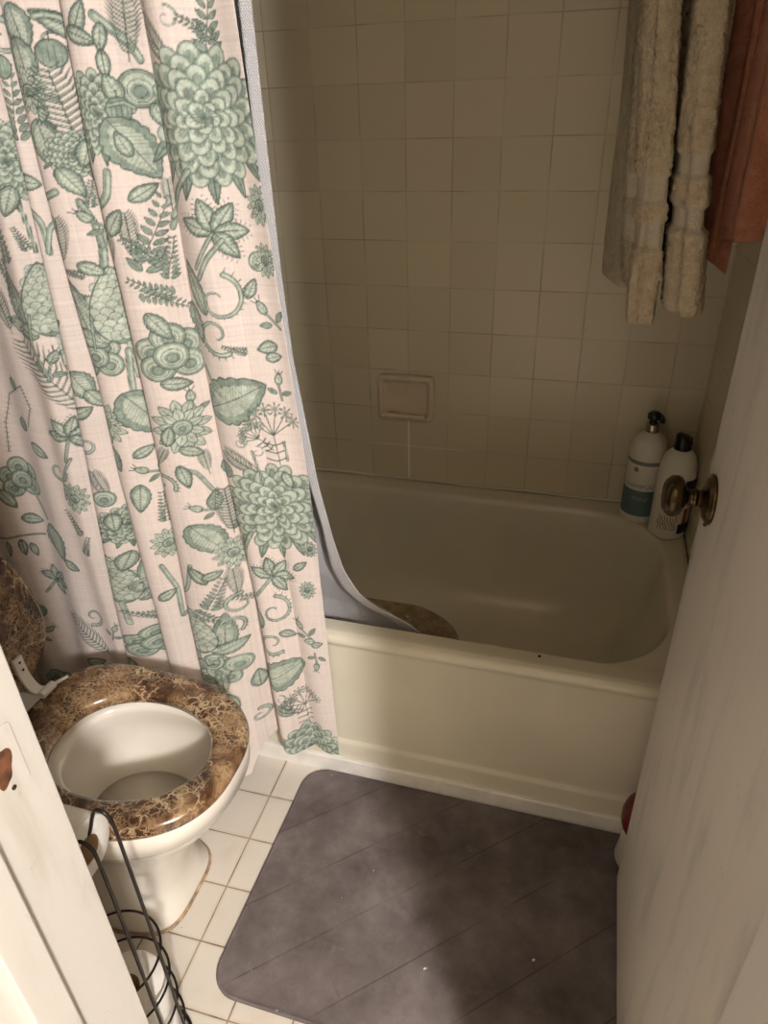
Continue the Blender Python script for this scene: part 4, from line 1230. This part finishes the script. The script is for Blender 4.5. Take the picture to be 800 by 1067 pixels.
# ------------------------------------------------------------------ towels
M_CREAM = terry_mat('cream_terry', srgb(246, 228, 196), srgb(222, 200, 166))
M_CREAM2 = terry_mat('cream_terry_shaded', srgb(222, 212, 182), srgb(196, 182, 150))  # darker copy of the cream terry, paints in shade on the folds behind
M_ORANGE = terry_mat('rust_terry', srgb(220, 148, 112), srgb(200, 124, 92))
M_BAND = terry_mat('cream_hem_band', srgb(240, 228, 204), srgb(228, 214, 188))
def towel_mesh(cx, cy, hw, hd, z0, z1, bands, lean=(0, 0), wave=.004, seed=0, yaw=0.0, n=72, dz=.0032, fuzz=.0022, flare=0.0, e=3.2, bottom=None):
    """hanging folded towel: cross-section loops stacked from the hem up"""
    rng = np.random.RandomState(seed)
    loops = []
    m = int((z1-z0)/dz)
    ph = rng.uniform(0, 6, 4)
    for i in range(m+1):
        z = z0+(z1-z0)*i/m
        k = 1.0; fz = fuzz
        for b0, b1, s in bands:
            if b0 < z < b1:
                ed = min(1, min(z-b0, b1-z)/.004); k = 1-(1-s)*ed; fz = fuzz*.15
        d = (z-z0)
        if d < .010: k *= .86+.14*math.sqrt(max(d, 0)/.010)
        ox = cx+lean[0]*d+.003*math.sin(z*9+ph[0]); oy = cy+lean[1]*d
        L = []
        for j in range(n):
            t = 2*PI*j/n; c, s = math.cos(t), math.sin(t)
            w_ = wave*math.sin(3*t+z*5+ph[1])+wave*.6*math.sin(5*t-z*7+ph[2])
            x = (hw*k+w_)*math.copysign(abs(c)**(2/e), c); y = (hd*(.5+.5*k)+w_)*math.copysign(abs(s)**(2/e), s)
            f = rng.uniform(-1, 1)*fz
            x += f*c; y += f*s
            zz = z
            if bottom and d < .03: zz += bottom*x/hw*(1-d/.03)
            L.append((ox+x*math.cos(yaw)-y*math.sin(yaw), oy+x*math.sin(yaw)+y*math.cos(yaw), zz))
        loops.append(L)
    bm = bmesh.new(); loft(bm, loops, cap0=True, cap1=True)
    for f in bm.faces:
        zc = f.calc_center_median().z
        if any(b0 < zc < b1 and s < .93 for b0, b1, s in bands): f.material_index = 1
    return bm
ZB = 1.615
rack = thing('towel_rack', 'wall mounted towel bars above the tub end', 'towel rack', (0, 0, 0))
for x in (.478, .528, .632):
    bm = bmesh.new(); lathe(bm, [(0, 0), (.007, 0), (.007, .56), (0, .56)], 16, Matrix.Translation((x, -.68, ZB+.024)) @ Matrix.Rotation(-PI/2, 4, 'X')); obj('bar', bm, M_STEEL, rack)
for y in (-.67, -.13):
    bm = bmesh.new(); box(bm, .468, XR, y-.006, y+.006, ZB+.018, ZB+.030); obj('bracket', bm, M_STEEL, rack, smooth=False)
# left towel: crisp front fold plus a wide, looser fold behind it
tl = thing('towel', 'cream terry towel hanging nearest the soap dish wall, leftmost of the hanging towels', 'towel', (0, 0, 0), 0, 'cream terry towels')
obj('front_fold', towel_mesh(.5165, -.585, .0185, .045, 1.040, ZB+.03, [(1.143, 1.182, .72), (1.204, 1.240, .78)], lean=(-.065, 0), seed=3, yaw=.05), M_CREAM, tl)
obj('middle_fold', towel_mesh(.4960, -.520, .0125, .060, 1.085, ZB+.03, [(1.150, 1.185, .85), (1.205, 1.24, .85)], lean=(-.058, 0), seed=4, yaw=.12, wave=.003), M_CREAM2, tl)
obj('rear_fold', towel_mesh(.4800, -.455, .0115, .080, 1.072, ZB+.03, [], lean=(-.030, 0), seed=5, yaw=.20, wave=.003, fuzz=.0007), M_CREAM2, tl)
t2 = thing('towel', 'cream terry towel between the other cream towel and the rust towel', 'towel', (0, 0, 0), 0, 'cream terry towels')
obj('hanging_fold', towel_mesh(.5720, -.595, .0235, .070, 1.062, ZB+.03, [(1.172, 1.205, .78), (1.238, 1.268, .82)], lean=(-.075, 0), seed=8, yaw=.03), M_CREAM, t2)
t3 = thing('hand_towel', 'rust orange towel hanging nearest the door, right of the cream towels', 'towel', (0, 0, 0))
obj('front_fold', towel_mesh(.645, -.600, .030, .040, 1.160, ZB+.03, [(1.170, 1.185, .93)], lean=(-.04, 0), seed=11, wave=.005, fuzz=.0005, e=2.4, bottom=.006), M_ORANGE, t3)
obj('rear_fold', towel_mesh(.616, -.530, .014, .050, 1.115, ZB+.03, [(1.12, 1.135, .93)], lean=(-.05, 0), seed=12, wave=.006, fuzz=.0005, e=2.4, bottom=-.010), M_ORANGE, t3)
for o_ in list(tl.children)+list(t2.children):
    o_.data.materials.append(M_BAND)
# dark sheet that stands for the shade in the gap between the cream towels
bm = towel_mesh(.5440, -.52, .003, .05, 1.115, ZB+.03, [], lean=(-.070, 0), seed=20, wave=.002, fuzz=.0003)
tag(obj('gap_shade', bm, simple('gap_shade_black', srgb(24, 24, 30), .9, spec=.1)), 'dark sheet standing in for the shade between the two cream towels', 'shade')

# ------------------------------------------------------------------ light
def lamp(name, typ, loc, energy, color, size=.1, rot_=None):
    l = bpy.data.lights.new(name, typ); l.energy = energy; l.color = color
    if typ == 'AREA': l.shape = 'DISK'; l.size = size
    else: l.shadow_soft_size = size
    o = bpy.data.objects.new(name, l); COL.objects.link(o); o.location = loc
    if rot_: o.rotation_euler = rot_
    return o
lamp('hall_lamp', 'POINT', (1.62, -3.06, 2.18), 350, (1.0, .965, .945), .10)
w = bpy.data.worlds.new('World'); SC.world = w; w.use_nodes = True
w.node_tree.nodes['Background'].inputs[0].default_value = (1.0, .88, .70, 1)
w.node_tree.nodes['Background'].inputs[1].default_value = .36
vs = SC.view_settings
vs.view_transform = 'Standard'; vs.look = 'None'; vs.gamma = 1; vs.exposure = 0; vs.use_curve_mapping = False
